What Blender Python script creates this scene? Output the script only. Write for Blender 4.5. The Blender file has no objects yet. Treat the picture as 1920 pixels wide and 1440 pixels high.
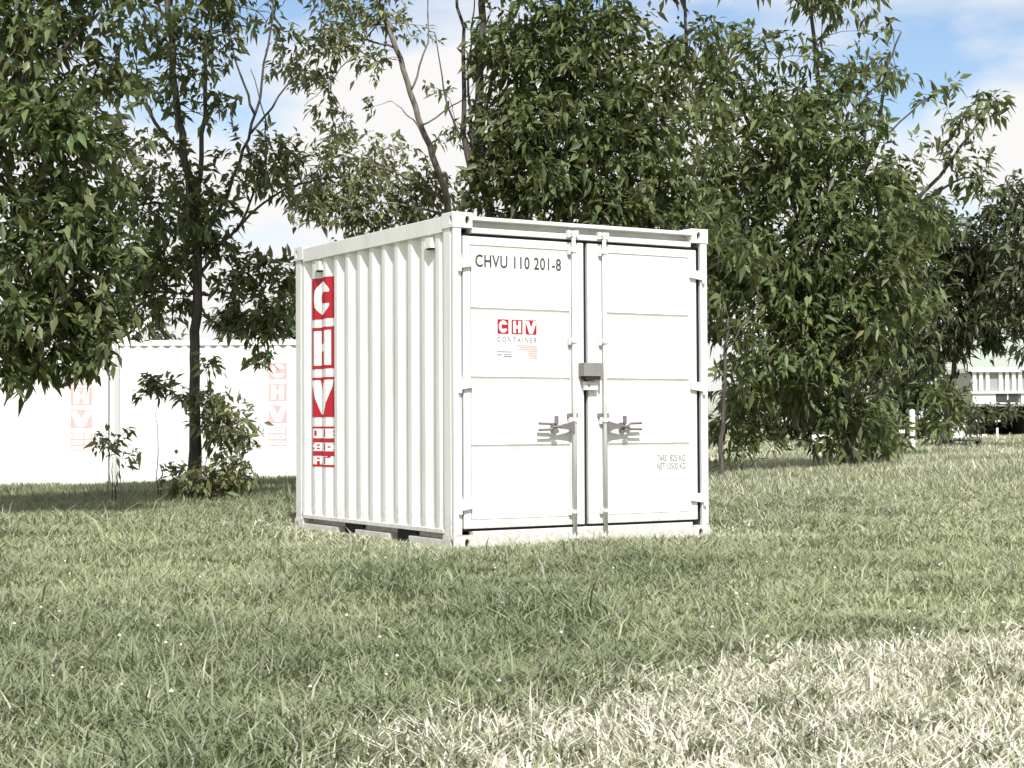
import bpy, bmesh, math, random
import numpy as np
from mathutils import Vector, Matrix, Quaternion

# ------------------------------------------------------------------ camera, sky, sun, exposure
scene = bpy.context.scene
col = scene.collection
FPX, PITCH, ROLL, CAM_H = 3082.9, 0.0251765, -0.0048127, 0.944      # focal length for a 1920 px wide picture
CONT_X, CONT_Y, CONT_ROT = -0.44376, 12.50366, 0.542681
cam_data = bpy.data.cameras.new('camera')
cam_data.sensor_width = 36.0
cam_data.lens = 36.0 * FPX / 1920.0
cam_data.clip_start = 0.1
cam_data.clip_end = 3000.0
cam = bpy.data.objects.new('camera', cam_data)
col.objects.link(cam)
_r = Vector((1, 0, 0)); _f = Vector((0, math.cos(PITCH), math.sin(PITCH))); _u = Vector((0, -math.sin(PITCH), math.cos(PITCH)))
R2 = _r * math.cos(ROLL) + _u * math.sin(ROLL)
U2 = -_r * math.sin(ROLL) + _u * math.cos(ROLL)
cam.matrix_world = Matrix(((R2.x, U2.x, -_f.x, 0), (R2.y, U2.y, -_f.y, 0), (R2.z, U2.z, -_f.z, CAM_H), (0, 0, 0, 1)))
scene.camera = cam

SUN_AZ, SUN_EL = math.radians(280), math.radians(50)
world = bpy.data.worlds.new('World'); scene.world = world; world.use_nodes = True
wn, wl = world.node_tree.nodes, world.node_tree.links
wn.clear()
w_out = wn.new('ShaderNodeOutputWorld')
sky = wn.new('ShaderNodeTexSky'); sky.sky_type = 'NISHITA'; sky.sun_disc = False
sky.sun_elevation = SUN_EL
sky.sun_rotation = math.pi / 2 - SUN_AZ
sky.air_density = 1.0; sky.dust_density = 1.0; sky.ozone_density = 1.5
bg_sky = wn.new('ShaderNodeBackground'); bg_sky.inputs[1].default_value = 0.14
wl.new(sky.outputs[0], bg_sky.inputs[0])
# white cumulus all over the dome
tc = wn.new('ShaderNodeTexCoord')
sep = wn.new('ShaderNodeSeparateXYZ'); wl.new(tc.outputs['Generated'], sep.inputs[0])
zz = wn.new('ShaderNodeMath'); zz.operation = 'MAXIMUM'; wl.new(sep.outputs[2], zz.inputs[0]); zz.inputs[1].default_value = 0.0
za = wn.new('ShaderNodeMath'); za.operation = 'ADD'; wl.new(zz.outputs[0], za.inputs[0]); za.inputs[1].default_value = 0.22
dv = wn.new('ShaderNodeVectorMath'); dv.operation = 'DIVIDE'
cmb = wn.new('ShaderNodeCombineXYZ')
for i in range(3): wl.new(za.outputs[0], cmb.inputs[i])
wl.new(tc.outputs['Generated'], dv.inputs[0]); wl.new(cmb.outputs[0], dv.inputs[1])
mp = wn.new('ShaderNodeMapping'); mp.inputs['Location'].default_value = (7.7, 4.2, 1.0)
wl.new(dv.outputs[0], mp.inputs[0])
cn = wn.new('ShaderNodeTexNoise'); cn.inputs['Scale'].default_value = 1.35; cn.inputs['Detail'].default_value = 7; cn.inputs['Roughness'].default_value = 0.52
wl.new(mp.outputs[0], cn.inputs['Vector'])
cr = wn.new('ShaderNodeValToRGB'); cr.color_ramp.elements[0].position = 0.36; cr.color_ramp.elements[1].position = 0.48
wl.new(cn.outputs[0], cr.inputs[0])
bg_cl = wn.new('ShaderNodeBackground'); bg_cl.inputs[0].default_value = (1.0, 0.99, 0.98, 1); bg_cl.inputs[1].default_value = 0.80
mixw = wn.new('ShaderNodeMixShader')
wl.new(cr.outputs[0], mixw.inputs[0]); wl.new(bg_sky.outputs[0], mixw.inputs[1]); wl.new(bg_cl.outputs[0], mixw.inputs[2])
wl.new(mixw.outputs[0], w_out.inputs[0])

sun_data = bpy.data.lights.new('sun', 'SUN'); sun_data.energy = 5.0; sun_data.angle = math.radians(0.53); sun_data.color = (1.0, 0.98, 0.945)
sun = bpy.data.objects.new('sun', sun_data); col.objects.link(sun)
sd = Vector((math.cos(SUN_AZ) * math.cos(SUN_EL), math.sin(SUN_AZ) * math.cos(SUN_EL), math.sin(SUN_EL)))
sun.rotation_euler = (-sd).to_track_quat('-Z', 'Y').to_euler()
sun.location = (0, -10, 30)

scene.view_settings.view_transform = 'Standard'
scene.view_settings.look = 'None'
scene.view_settings.exposure = 0.27
scene.view_settings.gamma = 1.0
scene.view_settings.use_curve_mapping = False

rng = np.random.default_rng(7)
random.seed(7)

# ------------------------------------------------------------------ helpers
def at(u, v, Y):
    """point of the place that lies Y metres out, found from where it stands in the photograph"""
    a = (u - 960) / FPX; b = (720 - v) / FPX
    d = R2 * a + U2 * b + _f
    t = Y / d.y
    return Vector((d.x * t, Y, CAM_H + d.z * t))

def tz(x, y):
    s = np.clip((np.asarray(y, float) - 13.0) / 15.0, 0, 1); s = s * s * (3 - 2 * s)
    return 0.37 * np.tanh(np.asarray(x, float) * 0.1) * s + 0.012 * np.sin(x * 1.7 + 0.3 * np.asarray(y)) * np.cos(np.asarray(y) * 1.3)

def ground_z(x, y): return float(tz(x, y))

def tag(o, label=None, cat=None, group=None, kind=None):
    if label: o['label'] = label
    if cat: o['category'] = cat
    if group: o['group'] = group
    if kind: o['kind'] = kind
    return o

def empty(name, loc, rz=0, **kw):
    o = bpy.data.objects.new(name, None); col.objects.link(o)
    o.location = loc; o.rotation_euler = (0, 0, rz); o.empty_display_size = 0.2
    return tag(o, **kw)

def link(name, me, mat, parent=None, smooth=False):
    o = bpy.data.objects.new(name, me); col.objects.link(o)
    if mat is not None and not me.materials:
        for m in (mat if isinstance(mat, (list, tuple)) else [mat]): me.materials.append(m)
    if parent: o.parent = parent
    if smooth:
        me.polygons.foreach_set('use_smooth', [True] * len(me.polygons))
    return o

class MB:
    def __init__(s): s.v = []; s.f = []
    def add(s, vs, fs):
        b = len(s.v); s.v += [tuple(v) for v in vs]; s.f += [tuple(i + b for i in f) for f in fs]
    def box(s, x0, x1, y0, y1, z0, z1, bev=0.0):
        if bev <= 0:
            vs = [(x, y, z) for z in (z0, z1) for y in (y0, y1) for x in (x0, x1)]
            s.add(vs, [(0, 2, 3, 1), (4, 5, 7, 6), (0, 1, 5, 4), (2, 6, 7, 3), (0, 4, 6, 2), (1, 3, 7, 5)])
            return s
        bm = bmesh.new()
        bmesh.ops.create_cube(bm, size=1)
        for v in bm.verts:
            v.co = Vector((x0 + (v.co.x + .5) * (x1 - x0), y0 + (v.co.y + .5) * (y1 - y0), z0 + (v.co.z + .5) * (z1 - z0)))
        bmesh.ops.bevel(bm, geom=bm.edges[:], offset=bev, segments=2, affect='EDGES', profile=0.5)
        bm.verts.index_update()
        s.add([v.co[:] for v in bm.verts], [[v.index for v in f.verts] for f in bm.faces]); bm.free()
        return s
    def tube(s, pts, radii, n=8, cap=True):
        pts = [Vector(p) for p in pts]
        if not isinstance(radii, (list, tuple)): radii = [radii] * len(pts)
        rings = []; prev = None
        for i, p in enumerate(pts):
            d = (pts[min(i + 1, len(pts) - 1)] - pts[max(i - 1, 0)]).normalized()
            if prev is None:
                a = d.orthogonal().normalized()
            else:
                a = (prev - d * prev.dot(d)); a = a.normalized() if a.length > 1e-6 else d.orthogonal().normalized()
            prev = a; b = d.cross(a)
            rings.append([p + (a * math.cos(2 * math.pi * k / n) + b * math.sin(2 * math.pi * k / n)) * radii[i] for k in range(n)])
        vs = [v for r in rings for v in r]; fs = []
        for i in range(len(pts) - 1):
            for k in range(n):
                fs.append((i * n + k, i * n + (k + 1) % n, (i + 1) * n + (k + 1) % n, (i + 1) * n + k))
        if cap: fs.append(tuple(range(n - 1, -1, -1))); fs.append(tuple((len(pts) - 1) * n + k for k in range(n)))
        s.add(vs, fs); return s
    def prism(s, poly, axis, a, b):
        """extrude a 2D polygon between a and b along axis x, y or z"""
        n = len(poly)
        def P(q, w):
            return {'x': (w, q[0], q[1]), 'y': (q[0], w, q[1]), 'z': (q[0], q[1], w)}[axis]
        vs = [P(q, a) for q in poly] + [P(q, b) for q in poly]
        fs = [tuple(range(n)), tuple(range(2 * n - 1, n - 1, -1))] + [(i, n + i, n + (i + 1) % n, (i + 1) % n) for i in range(n)]
        s.add(vs, fs); return s
    def holed(s, o, du, dv, w, h, cu, cv, hw, hh, dep, n=20):
        """a w x h plate face with an oval pocket sunk by dep"""
        o = Vector(o); du = Vector(du); dv = Vector(dv); nn = du.cross(dv)
        out = []; inn = []
        for k in range(n):
            a = 2 * math.pi * (k + .5) / n; c, si = math.cos(a), math.sin(a)
            m = max(abs(c), abs(si))
            inn.append((cu + hw * c, cv + hh * si))
            q = (w / 2 + (w / 2) * c / m, h / 2 + (h / 2) * si / m); out.append(q)
        vs = [o + du * q[0] + dv * q[1] for q in out] + [o + du * q[0] + dv * q[1] for q in inn] + [o + du * q[0] + dv * q[1] - nn * dep for q in inn]
        fs = []
        for k in range(n):
            j = (k + 1) % n
            fs.append((k, j, n + j, n + k)); fs.append((n + k, n + j, 2 * n + j, 2 * n + k))
        fs.append(tuple(2 * n + k for k in range(n)))
        s.add(vs, fs); return s
    def mesh(s, name):
        me = bpy.data.meshes.new(name); me.from_pydata(s.v, [], s.f); me.update(); return me
    def build(s, name, mat, parent=None, smooth=False, fix=True):
        me = s.mesh(name)
        if fix:
            bm = bmesh.new(); bm.from_mesh(me); bmesh.ops.recalc_face_normals(bm, faces=bm.faces[:]); bm.to_mesh(me); bm.free()
        return link(name, me, mat, parent, smooth)

# ------------------------------------------------------------------ materials
def new_mat(name):
    m = bpy.data.materials.new(name); m.use_nodes = True
    nt = m.node_tree; return m, nt.nodes, nt.links, nt.nodes['Principled BSDF']

def paint(name, base, rough=0.45, dirt=0.06, dirt_col=(0.35, 0.33, 0.29), metallic=0.0, scale=3.0, bump=0.0, splash=0.0):
    m, n, l, p = new_mat(name)
    t = n.new('ShaderNodeTexCoord'); mp = n.new('ShaderNodeMapping'); mp.inputs['Scale'].default_value = (1, 1, 0.35)
    l.new(t.outputs['Object'], mp.inputs[0])
    a = n.new('ShaderNodeTexNoise'); a.inputs['Scale'].default_value = scale; a.inputs['Detail'].default_value = 6; a.inputs['Roughness'].default_value = .65
    l.new(mp.outputs[0], a.inputs['Vector'])
    r = n.new('ShaderNodeValToRGB'); r.color_ramp.elements[0].position = .45; r.color_ramp.elements[1].position = .8
    r.color_ramp.elements[1].color = (dirt, dirt, dirt, 1); r.color_ramp.elements[0].color = (0, 0, 0, 1)
    l.new(a.outputs[0], r.inputs[0])
    mx = n.new('ShaderNodeMix'); mx.data_type = 'RGBA'; l.new(r.outputs[0], mx.inputs[0])
    mx.inputs[6].default_value = (*base, 1); mx.inputs[7].default_value = (*dirt_col, 1)
    last = mx.outputs[2]
    if splash:      # dried mud splashes low down, rust specks along the fittings
        sx = n.new('ShaderNodeSeparateXYZ'); l.new(t.outputs['Object'], sx.inputs[0])
        mr = n.new('ShaderNodeMapRange'); mr.inputs[1].default_value = .0; mr.inputs[2].default_value = .55; mr.inputs[3].default_value = 1; mr.inputs[4].default_value = 0
        l.new(sx.outputs[2], mr.inputs[0])
        sn = n.new('ShaderNodeTexNoise'); sn.inputs['Scale'].default_value = 22; sn.inputs['Detail'].default_value = 8; sn.inputs['Roughness'].default_value = .75
        l.new(t.outputs['Object'], sn.inputs['Vector'])
        su = n.new('ShaderNodeMath'); su.operation = 'MULTIPLY_ADD'; l.new(mr.outputs[0], su.inputs[0]); su.inputs[1].default_value = .42; l.new(sn.outputs[0], su.inputs[2])
        sr = n.new('ShaderNodeValToRGB'); sr.color_ramp.elements[0].position = .72; sr.color_ramp.elements[1].position = .95; sr.color_ramp.elements[1].color = (splash, splash, splash, 1)
        sr.color_ramp.elements[0].color = (0, 0, 0, 1)
        l.new(su.outputs[0], sr.inputs[0])
        m2 = n.new('ShaderNodeMix'); m2.data_type = 'RGBA'; l.new(sr.outputs[0], m2.inputs[0]); l.new(last, m2.inputs[6]); m2.inputs[7].default_value = (.30, .26, .19, 1)
        last = m2.outputs[2]
    l.new(last, p.inputs['Base Color'])
    p.inputs['Roughness'].default_value = rough; p.inputs['Metallic'].default_value = metallic
    b = n.new('ShaderNodeTexNoise'); b.inputs['Scale'].default_value = 4.0; b.inputs['Detail'].default_value = 3
    l.new(t.outputs['Object'], b.inputs['Vector'])
    bp = n.new('ShaderNodeBump'); bp.inputs['Strength'].default_value = bump; bp.inputs['Distance'].default_value = 0.02
    l.new(b.outputs[0], bp.inputs['Height']); l.new(bp.outputs[0], p.inputs['Normal'])
    return m

M = {}
M['white'] = paint('white_paint', (0.735, 0.735, 0.727), 0.42, 0.34, (0.36, 0.35, 0.325), bump=0.16, splash=.55)
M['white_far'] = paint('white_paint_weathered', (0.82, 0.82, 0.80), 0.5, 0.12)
M['bar'] = paint('painted_bar', (0.66, 0.66, 0.655), 0.4, 0.35, (0.3, 0.28, 0.26), scale=9)
M['steel'] = paint('galvanised_steel', (0.22, 0.205, 0.20), 0.5, 0.6, (0.12, 0.10, 0.09), metallic=.35, scale=14)
M['lockbox'] = paint('lock_box_steel', (0.25, 0.242, 0.238), 0.5, 0.35, (0.10, 0.08, 0.07), scale=11)
M['gasket'] = paint('black_rubber_groove_shade', (0.012, 0.012, 0.013), 0.7, 0.2, (0.05, .05, .05))  # door rubber, and the painted shadow in the post grooves
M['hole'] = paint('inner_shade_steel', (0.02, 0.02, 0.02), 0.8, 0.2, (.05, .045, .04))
M['red'] = paint('red_sticker', (0.40, 0.006, 0.018), 0.35, 0.25, (0.25, 0.01, 0.02))
M['red_far'] = paint('overexposed_red_sticker', (0.76, 0.45, 0.45), 0.5, 0.2, (0.6, 0.3, 0.3))  # overexposure put into the colour: red washed out to pale pink
M['letter'] = paint('white_letter', (0.82, 0.81, 0.80), 0.4, 0.05)
M['ink'] = paint('black_lettering', (0.05, 0.05, 0.055), 0.5, 0.3, (.2, .2, .2), scale=25)
M['grey_ink'] = paint('faded_grey_lettering', (0.17, 0.165, 0.16), 0.5, 0.35, (.4, .4, .4), scale=25)
M['pink_ink'] = paint('faded_pink_print', (0.62, 0.36, 0.35), 0.5, 0.3, (.7, .6, .6), scale=25)
M['dark_wood'] = paint('dark_wood', (0.045, 0.04, 0.035), 0.8, 0.4, (.1, .09, .08))
M['orange'] = paint('faded_orange_plastic', (0.30, 0.10, 0.04), 0.6, 0.4, (.3, .2, .12), scale=12)
M['glass'] = paint('dark_window_glass', (0.04, 0.05, 0.055), 0.08, 0.1)
M['grey_wall'] = paint('grey_cladding', (0.33, 0.33, 0.33), 0.6, 0.3, (.22, .22, .2))

def bark(name, c1, c2):
    m, n, l, p = new_mat(name)
    t = n.new('ShaderNodeTexCoord'); mp = n.new('ShaderNodeMapping'); mp.inputs['Scale'].default_value = (14, 14, 2.2)
    l.new(t.outputs['Object'], mp.inputs[0])
    a = n.new('ShaderNodeTexNoise'); a.inputs['Scale'].default_value = 1.6; a.inputs['Detail'].default_value = 8; l.new(mp.outputs[0], a.inputs['Vector'])
    r = n.new('ShaderNodeValToRGB'); r.color_ramp.elements[0].position = .3; r.color_ramp.elements[1].position = .7
    r.color_ramp.elements[0].color = (*c1, 1); r.color_ramp.elements[1].color = (*c2, 1)
    l.new(a.outputs[0], r.inputs[0]); l.new(r.outputs[0], p.inputs['Base Color']); p.inputs['Roughness'].default_value = .9
    bp = n.new('ShaderNodeBump'); bp.inputs['Strength'].default_value = .7; bp.inputs['Distance'].default_value = .02
    l.new(a.outputs[0], bp.inputs['Height']); l.new(bp.outputs[0], p.inputs['Normal'])
    return m
M['bark'] = bark('dark_bark', (0.03, 0.027, 0.022), (0.12, 0.105, 0.09))
M['bark_pale'] = bark('pale_bark', (0.09, 0.08, 0.065), (0.27, 0.24, 0.2))

def foliage(name, c, trans=(0.16, 0.20, 0.05), tw=0.3, rough=0.42, spec=0.28, use_attr=True):
    m, n, l, p = new_mat(name)
    out = n['Material Output']
    p.inputs['Roughness'].default_value = rough; p.inputs['Specular IOR Level'].default_value = spec
    tr = n.new('ShaderNodeBsdfTranslucent'); tr.inputs[0].default_value = (*trans, 1)
    if use_attr:
        a = n.new('ShaderNodeAttribute'); a.attribute_name = 'tint'
        mu = n.new('ShaderNodeMix'); mu.data_type = 'RGBA'; mu.blend_type = 'MULTIPLY'; mu.inputs[0].default_value = 1
        mu.inputs[6].default_value = (*c, 1); l.new(a.outputs['Color'], mu.inputs[7]); l.new(mu.outputs[2], p.inputs['Base Color'])
        mv = n.new('ShaderNodeMix'); mv.data_type = 'RGBA'; mv.blend_type = 'MULTIPLY'; mv.inputs[0].default_value = 1
        mv.inputs[6].default_value = (*trans, 1); l.new(a.outputs['Color'], mv.inputs[7]); l.new(mv.outputs[2], tr.inputs[0])
    else:
        p.inputs['Base Color'].default_value = (*c, 1)
    ms = n.new('ShaderNodeMixShader'); ms.inputs[0].default_value = tw
    l.new(p.outputs[0], ms.inputs[1]); l.new(tr.outputs[0], ms.inputs[2]); l.new(ms.outputs[0], out.inputs[0])
    return m
M['leaf'] = foliage('broad_leaf', (0.118, 0.145, 0.062), (0.20, 0.245, 0.09))
M['leaf_olive'] = foliage('olive_leaf', (0.19, 0.205, 0.105), (0.3, 0.32, 0.15))
M['leaf_far'] = foliage('far_leaf', (0.085, 0.10, 0.05), (0.10, 0.12, 0.05), 0.2)
M['grass'] = foliage('grass_blade', (1, 1, 1), (1, 1, 1), 0.28, 0.5, 0.35)

def ground_mat():
    m, n, l, p = new_mat('meadow_ground')
    t = n.new('ShaderNodeTexCoord')
    a = n.new('ShaderNodeTexNoise'); a.inputs['Scale'].default_value = .9; a.inputs['Detail'].default_value = 8; l.new(t.outputs['Object'], a.inputs['Vector'])
    b = n.new('ShaderNodeTexNoise'); b.inputs['Scale'].default_value = 24; b.inputs['Detail'].default_value = 5; l.new(t.outputs['Object'], b.inputs['Vector'])
    ad = n.new('ShaderNodeMath'); ad.operation = 'MULTIPLY_ADD'; l.new(b.outputs[0], ad.inputs[0]); ad.inputs[1].default_value = .6; l.new(a.outputs[0], ad.inputs[2])
    r = n.new('ShaderNodeValToRGB'); r.color_ramp.elements[0].position = .5; r.color_ramp.elements[1].position = 1.05
    r.color_ramp.elements[0].color = (0.17, 0.19, 0.10, 1); r.color_ramp.elements[1].color = (0.32, 0.32, 0.20, 1)
    l.new(ad.outputs[0], r.inputs[0]); l.new(r.outputs[0], p.inputs['Base Color']); p.inputs['Roughness'].default_value = 1
    p.inputs['Specular IOR Level'].default_value = 0.1
    bp = n.new('ShaderNodeBump'); bp.inputs['Strength'].default_value = .8; bp.inputs['Distance'].default_value = .05
    l.new(b.outputs[0], bp.inputs['Height']); l.new(bp.outputs[0], p.inputs['Normal'])
    return m
M['ground'] = ground_mat()

# ------------------------------------------------------------------ ground
def build_ground():
    ys = np.concatenate([np.linspace(-60, 0, 13), np.linspace(0.5, 40, 80), np.linspace(42, 90, 25), np.array([100, 130, 180, 260, 400, 700, 1200])])
    xs = np.concatenate([-np.array([1200, 700, 400, 260, 180, 130, 100, 75, 55, 40, 30]), np.linspace(-24, 24, 97), np.array([30, 40, 55, 75, 100, 130, 180, 260, 400, 700, 1200])])
    X, Y = np.meshgrid(xs, ys); Z = tz(X, Y)
    v = np.stack([X, Y, Z], -1).reshape(-1, 3); nx = len(xs)
    f = [(j * nx + i, j * nx + i + 1, (j + 1) * nx + i + 1, (j + 1) * nx + i) for j in range(len(ys) - 1) for i in range(nx - 1)]
    me = bpy.data.meshes.new('ground'); me.from_pydata(v.tolist(), [], f); me.update()
    o = link('ground', me, M['ground'], None, True); tag(o, 'grassy meadow ground sloping gently', 'ground', kind='structure')
build_ground()

def vnoise(x, y, s, seed):
    """smooth value noise"""
    g = np.random.default_rng(seed).random((64, 64))
    X = x / s + 1000; Y = y / s + 1000
    i = np.floor(X).astype(int); j = np.floor(Y).astype(int); fx = X - i; fy = Y - j
    fx = fx * fx * (3 - 2 * fx); fy = fy * fy * (3 - 2 * fy)
    i0, i1, j0, j1 = i % 64, (i + 1) % 64, j % 64, (j + 1) % 64
    return (g[i0, j0] * (1 - fx) + g[i1, j0] * fx) * (1 - fy) + (g[i0, j1] * (1 - fx) + g[i1, j1] * fx) * fy

def raw_mesh(name, V, F, tint, mat, parent=None):
    """V (n,3), F (m,3) triangles, tint (n,3)"""
    me = bpy.data.meshes.new(name)
    me.vertices.add(len(V)); me.vertices.foreach_set('co', V.astype(np.float32).ravel())
    me.loops.add(F.size); me.loops.foreach_set('vertex_index', F.astype(np.int32).ravel())
    me.polygons.add(len(F)); me.polygons.foreach_set('loop_start', np.arange(0, F.size, 3, dtype=np.int32))
    me.polygons.foreach_set('loop_total', np.full(len(F), 3, dtype=np.int32))
    if tint is not None:
        a = me.attributes.new('tint', 'FLOAT_COLOR', 'POINT')
        a.data.foreach_set('color', np.concatenate([tint, np.ones((len(V), 1))], 1).astype(np.float32).ravel())
    me.update(calc_edges=True); me.validate()
    return link(name, me, mat, parent)

# container footprint (no blades inside it)
_c, _s = math.cos(CONT_ROT), math.sin(CONT_ROT)
def in_container(x, y):
    dx, dy = x - CONT_X, y - CONT_Y
    lx, ly = dx * _c + dy * _s, -dx * _s + dy * _c
    return (lx > 0.01) & (lx < 2.43) & (ly > 0.01) & (ly < 2.98)

def scatter(y0, y1, margin, dens):
    hw = lambda y: 0.318 * y + margin
    area = (y1 - y0) * (hw(y0) + hw(y1)); n = int(area * dens * 1.3)
    y = rng.uniform(y0, y1, n); x = rng.uniform(-1, 1, n) * hw(y1)
    k = (np.abs(x) < hw(y)) & ~in_container(x, y)
    return x[k], y[k]

def dryness(x, y):
    """where the sward is bleached straw instead of green"""
    n1 = vnoise(x, y, 0.55, 11); n2 = vnoise(x, y, 1.7, 12); n3 = vnoise(x, y, .17, 13)
    d = 5.5 + 0.75 * x + (n1 - .5) * .9 + (n2 - .5) * .8 - y       # the dry strip in the right foreground
    dry = np.clip(d / 0.5 + .3, 0, 1) * np.clip((x + .75) / .8, 0, 1) * np.clip(0.35 + 1.2 * n3, 0, 1)
    d2 = np.clip((4.8 - y + (n1 - .5) * .8) / .3, 0, 1) * 0.12                # along the lower edge
    dx, dy = x - CONT_X, y - CONT_Y; lx, ly = dx * _c + dy * _s, -dx * _s + dy * _c
    dc = np.maximum(np.maximum(-lx, lx - 2.43), np.maximum(-ly, ly - 2.98))
    d3 = np.clip(1 - dc / 1.5, 0, 1) * 0.45 * (dc > -0.2)                      # trampled and paler round the container
    far = np.clip((y - 12) / 16, 0, 1) * 0.5 * np.clip(.3 + n2, 0, 1) * np.clip((x + 2.5) / 3, .08, 1)  # left part kept green, painting the tree shade deeper there
    return np.clip(np.maximum(np.maximum(dry, d2), np.maximum(d3, far)), 0, 1)

def blades(x, y, hmin, hmax, wid, segs):
    n = len(x); dry = dryness(x, y)
    lush = vnoise(x, y, 0.9, 21) * .6 + vnoise(x, y, .22, 22) * .5
    h = rng.uniform(hmin, hmax, n) * (0.30 + 1.0 * lush) * (1 - 0.4 * dry)
    dx, dy = x - CONT_X, y - CONT_Y; lx, ly = dx * _c + dy * _s, -dx * _s + dy * _c
    dc = np.maximum(np.maximum(-lx, lx - 2.43), np.maximum(-ly, ly - 2.98))
    h *= np.clip(.36 + dc * .8, .36, 1)                                         # cropped short against the container
    tall = (rng.random(n) < 0.006) & (dc > .5); h[tall] *= rng.uniform(1.5, 2.3, tall.sum())
    a = rng.uniform(0, 2 * np.pi, n); lean = rng.uniform(0.2, 1.5, n) * h
    dx, dy = np.cos(a) * lean, np.sin(a) * lean
    b = a + np.pi / 2 + rng.normal(0, .5, n)
    w = wid * rng.uniform(.6, 1.4, n); wx, wy = np.cos(b) * w / 2, np.sin(b) * w / 2
    z = tz(x, y) - 0.006
    isdry = rng.random(n) < (0.06 + 0.76 * dry)
    g = np.array([0.375, 0.405, 0.245]); g2 = np.array([0.135, 0.17, 0.082]); st = np.array([0.79, 0.755, 0.63])
    worn_shade = np.clip((vnoise(x, y, 2.6, 31) * .55 + vnoise(x, y, .8, 32) * .45 - .5) * 2.2 + .65 * np.clip((y - 7) / 4, -.6, 1) - 1.1 * np.clip((y - 17) / 4, 0, 1) * np.clip((-x - .5) / 2, 0, 1), -1.2, 1)  # wear patches, plus tree shade painted darker into the far left grass
    q = np.clip(rng.normal(.42, .24, n) + (0.55 - lush) * .5 + worn_shade * .45, 0, 1)[:, None]
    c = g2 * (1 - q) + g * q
    c = np.where(isdry[:, None], st * rng.uniform(.55, 1.1, (n, 1)) * (.55 + .45 * np.clip(dry * 2.5, 0, 1))[:, None], c) * rng.uniform(.8, 1.2, (n, 1))
    if segs == 1:
        V = np.stack([np.stack([x - wx, y - wy, z], -1), np.stack([x + wx, y + wy, z], -1), np.stack([x + dx, y + dy, z + h], -1)], 1)
        F = np.arange(n * 3).reshape(n, 3); k = 3
    else:
        V = np.stack([np.stack([x - wx, y - wy, z], -1), np.stack([x + wx, y + wy, z], -1),
                      np.stack([x + dx * .35 - wx * .8, y + dy * .35 - wy * .8, z + h * .62], -1), np.stack([x + dx * .35 + wx * .8, y + dy * .35 + wy * .8, z + h * .62], -1),
                      np.stack([x + dx * 1.1, y + dy * 1.1, z + h * rng.uniform(.75, 1.05, n)], -1)], 1)
        o = np.arange(n)[:, None] * 5
        F = np.concatenate([o + np.array([[0, 1, 3]]), o + np.array([[0, 3, 2]]), o + np.array([[2, 3, 4]])], 0); k = 5
    return V.reshape(-1, 3), F, np.repeat(c, k, 0)

def build_grass():
    Vs, Fs, Cs = [], [], []; base = 0
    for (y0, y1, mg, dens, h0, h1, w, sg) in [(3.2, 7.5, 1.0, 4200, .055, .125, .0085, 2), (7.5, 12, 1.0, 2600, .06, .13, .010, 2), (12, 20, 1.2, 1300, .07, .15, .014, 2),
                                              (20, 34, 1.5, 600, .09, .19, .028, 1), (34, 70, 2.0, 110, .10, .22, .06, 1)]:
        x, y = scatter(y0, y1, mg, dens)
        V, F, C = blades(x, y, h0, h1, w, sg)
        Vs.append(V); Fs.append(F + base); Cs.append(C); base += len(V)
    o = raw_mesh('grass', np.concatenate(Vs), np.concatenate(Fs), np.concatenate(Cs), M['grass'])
    tag(o, 'unmown meadow grass, green with bleached straw patches', 'grass', kind='stuff')
build_grass()

def build_clover():
    mb = MB()
    for _ in range(70):
        y = rng.uniform(4.6, 11); x = rng.uniform(-.31, .31) * y
        if in_container(np.array(x), np.array(y)): continue
        p = Vector((x, y, ground_z(x, y) + rng.uniform(.05, .11))); r = rng.uniform(.005, .009)
        vs = [p + Vector(q) * r for q in ((1, 0, 0), (-1, 0, 0), (0, 1, 0), (0, -1, 0), (0, 0, 1), (0, 0, -1))]
        mb.add(vs, [(0, 2, 4), (2, 1, 4), (1, 3, 4), (3, 0, 4), (2, 0, 5), (1, 2, 5), (3, 1, 5), (0, 3, 5)])
    o = mb.build('clover_flowers', M['letter']); tag(o, 'tiny white clover heads scattered in the grass', 'flowers', kind='stuff')
build_clover()

# ------------------------------------------------------------------ the near container
L, W, H = 2.991, 2.438, 2.591
PITCH_C, FLAT, SLOPE, DEP = 0.2325, 0.055, 0.06125, 0.036

def profile_breaks(y0, y1, phase):
    """list of (y, depth) along a corrugated wall"""
    pts = []; k = -2
    while True:
        b = phase + k * PITCH_C
        if b > y1 + PITCH_C: break
        pts += [(b, 0.0), (b + FLAT, 0.0), (b + FLAT + SLOPE, DEP), (b + 2 * FLAT + SLOPE, DEP)]
        k += 1
    ys = [p[0] for p in pts]; ds = [p[1] for p in pts]
    f = lambda y: float(np.interp(y, ys, ds))
    res = [(y0, f(y0))] + [p for p in pts if y0 + .002 < p[0] < y1 - .002] + [(y1, f(y1))]
    return res, f

def bitmap_glyph(ch, u, v):
    """True inside the white letter; u right 0..1, v up 0..1"""
    if ch == 'C':
        x, y = (u - .52) / .40, (v - .5) / .42; r = math.hypot(x, y)
        return .42 < r < 1 and not (x > .25 and abs(y) < .34) and u < .87
    if ch == 'h':       # the same letter as it runs over a rib
        return .08 < v < .92 and (.10 < u < .35 or .69 < u < .92 or (.10 < u < .92 and .41 < v < .60))
    if ch == 'H':
        return .08 < v < .92 and (.14 < u < .40 or .60 < u < .86 or (.14 < u < .86 and .40 < v < .60))
    if ch == 'V':
        if not .07 < v < .93: return False
        c = .36 * (v - .07) / .86; wdt = .17
        return abs(u - (.5 - c)) < wdt * .95 or abs(u - (.5 + c)) < wdt * .95
    return False

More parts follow.
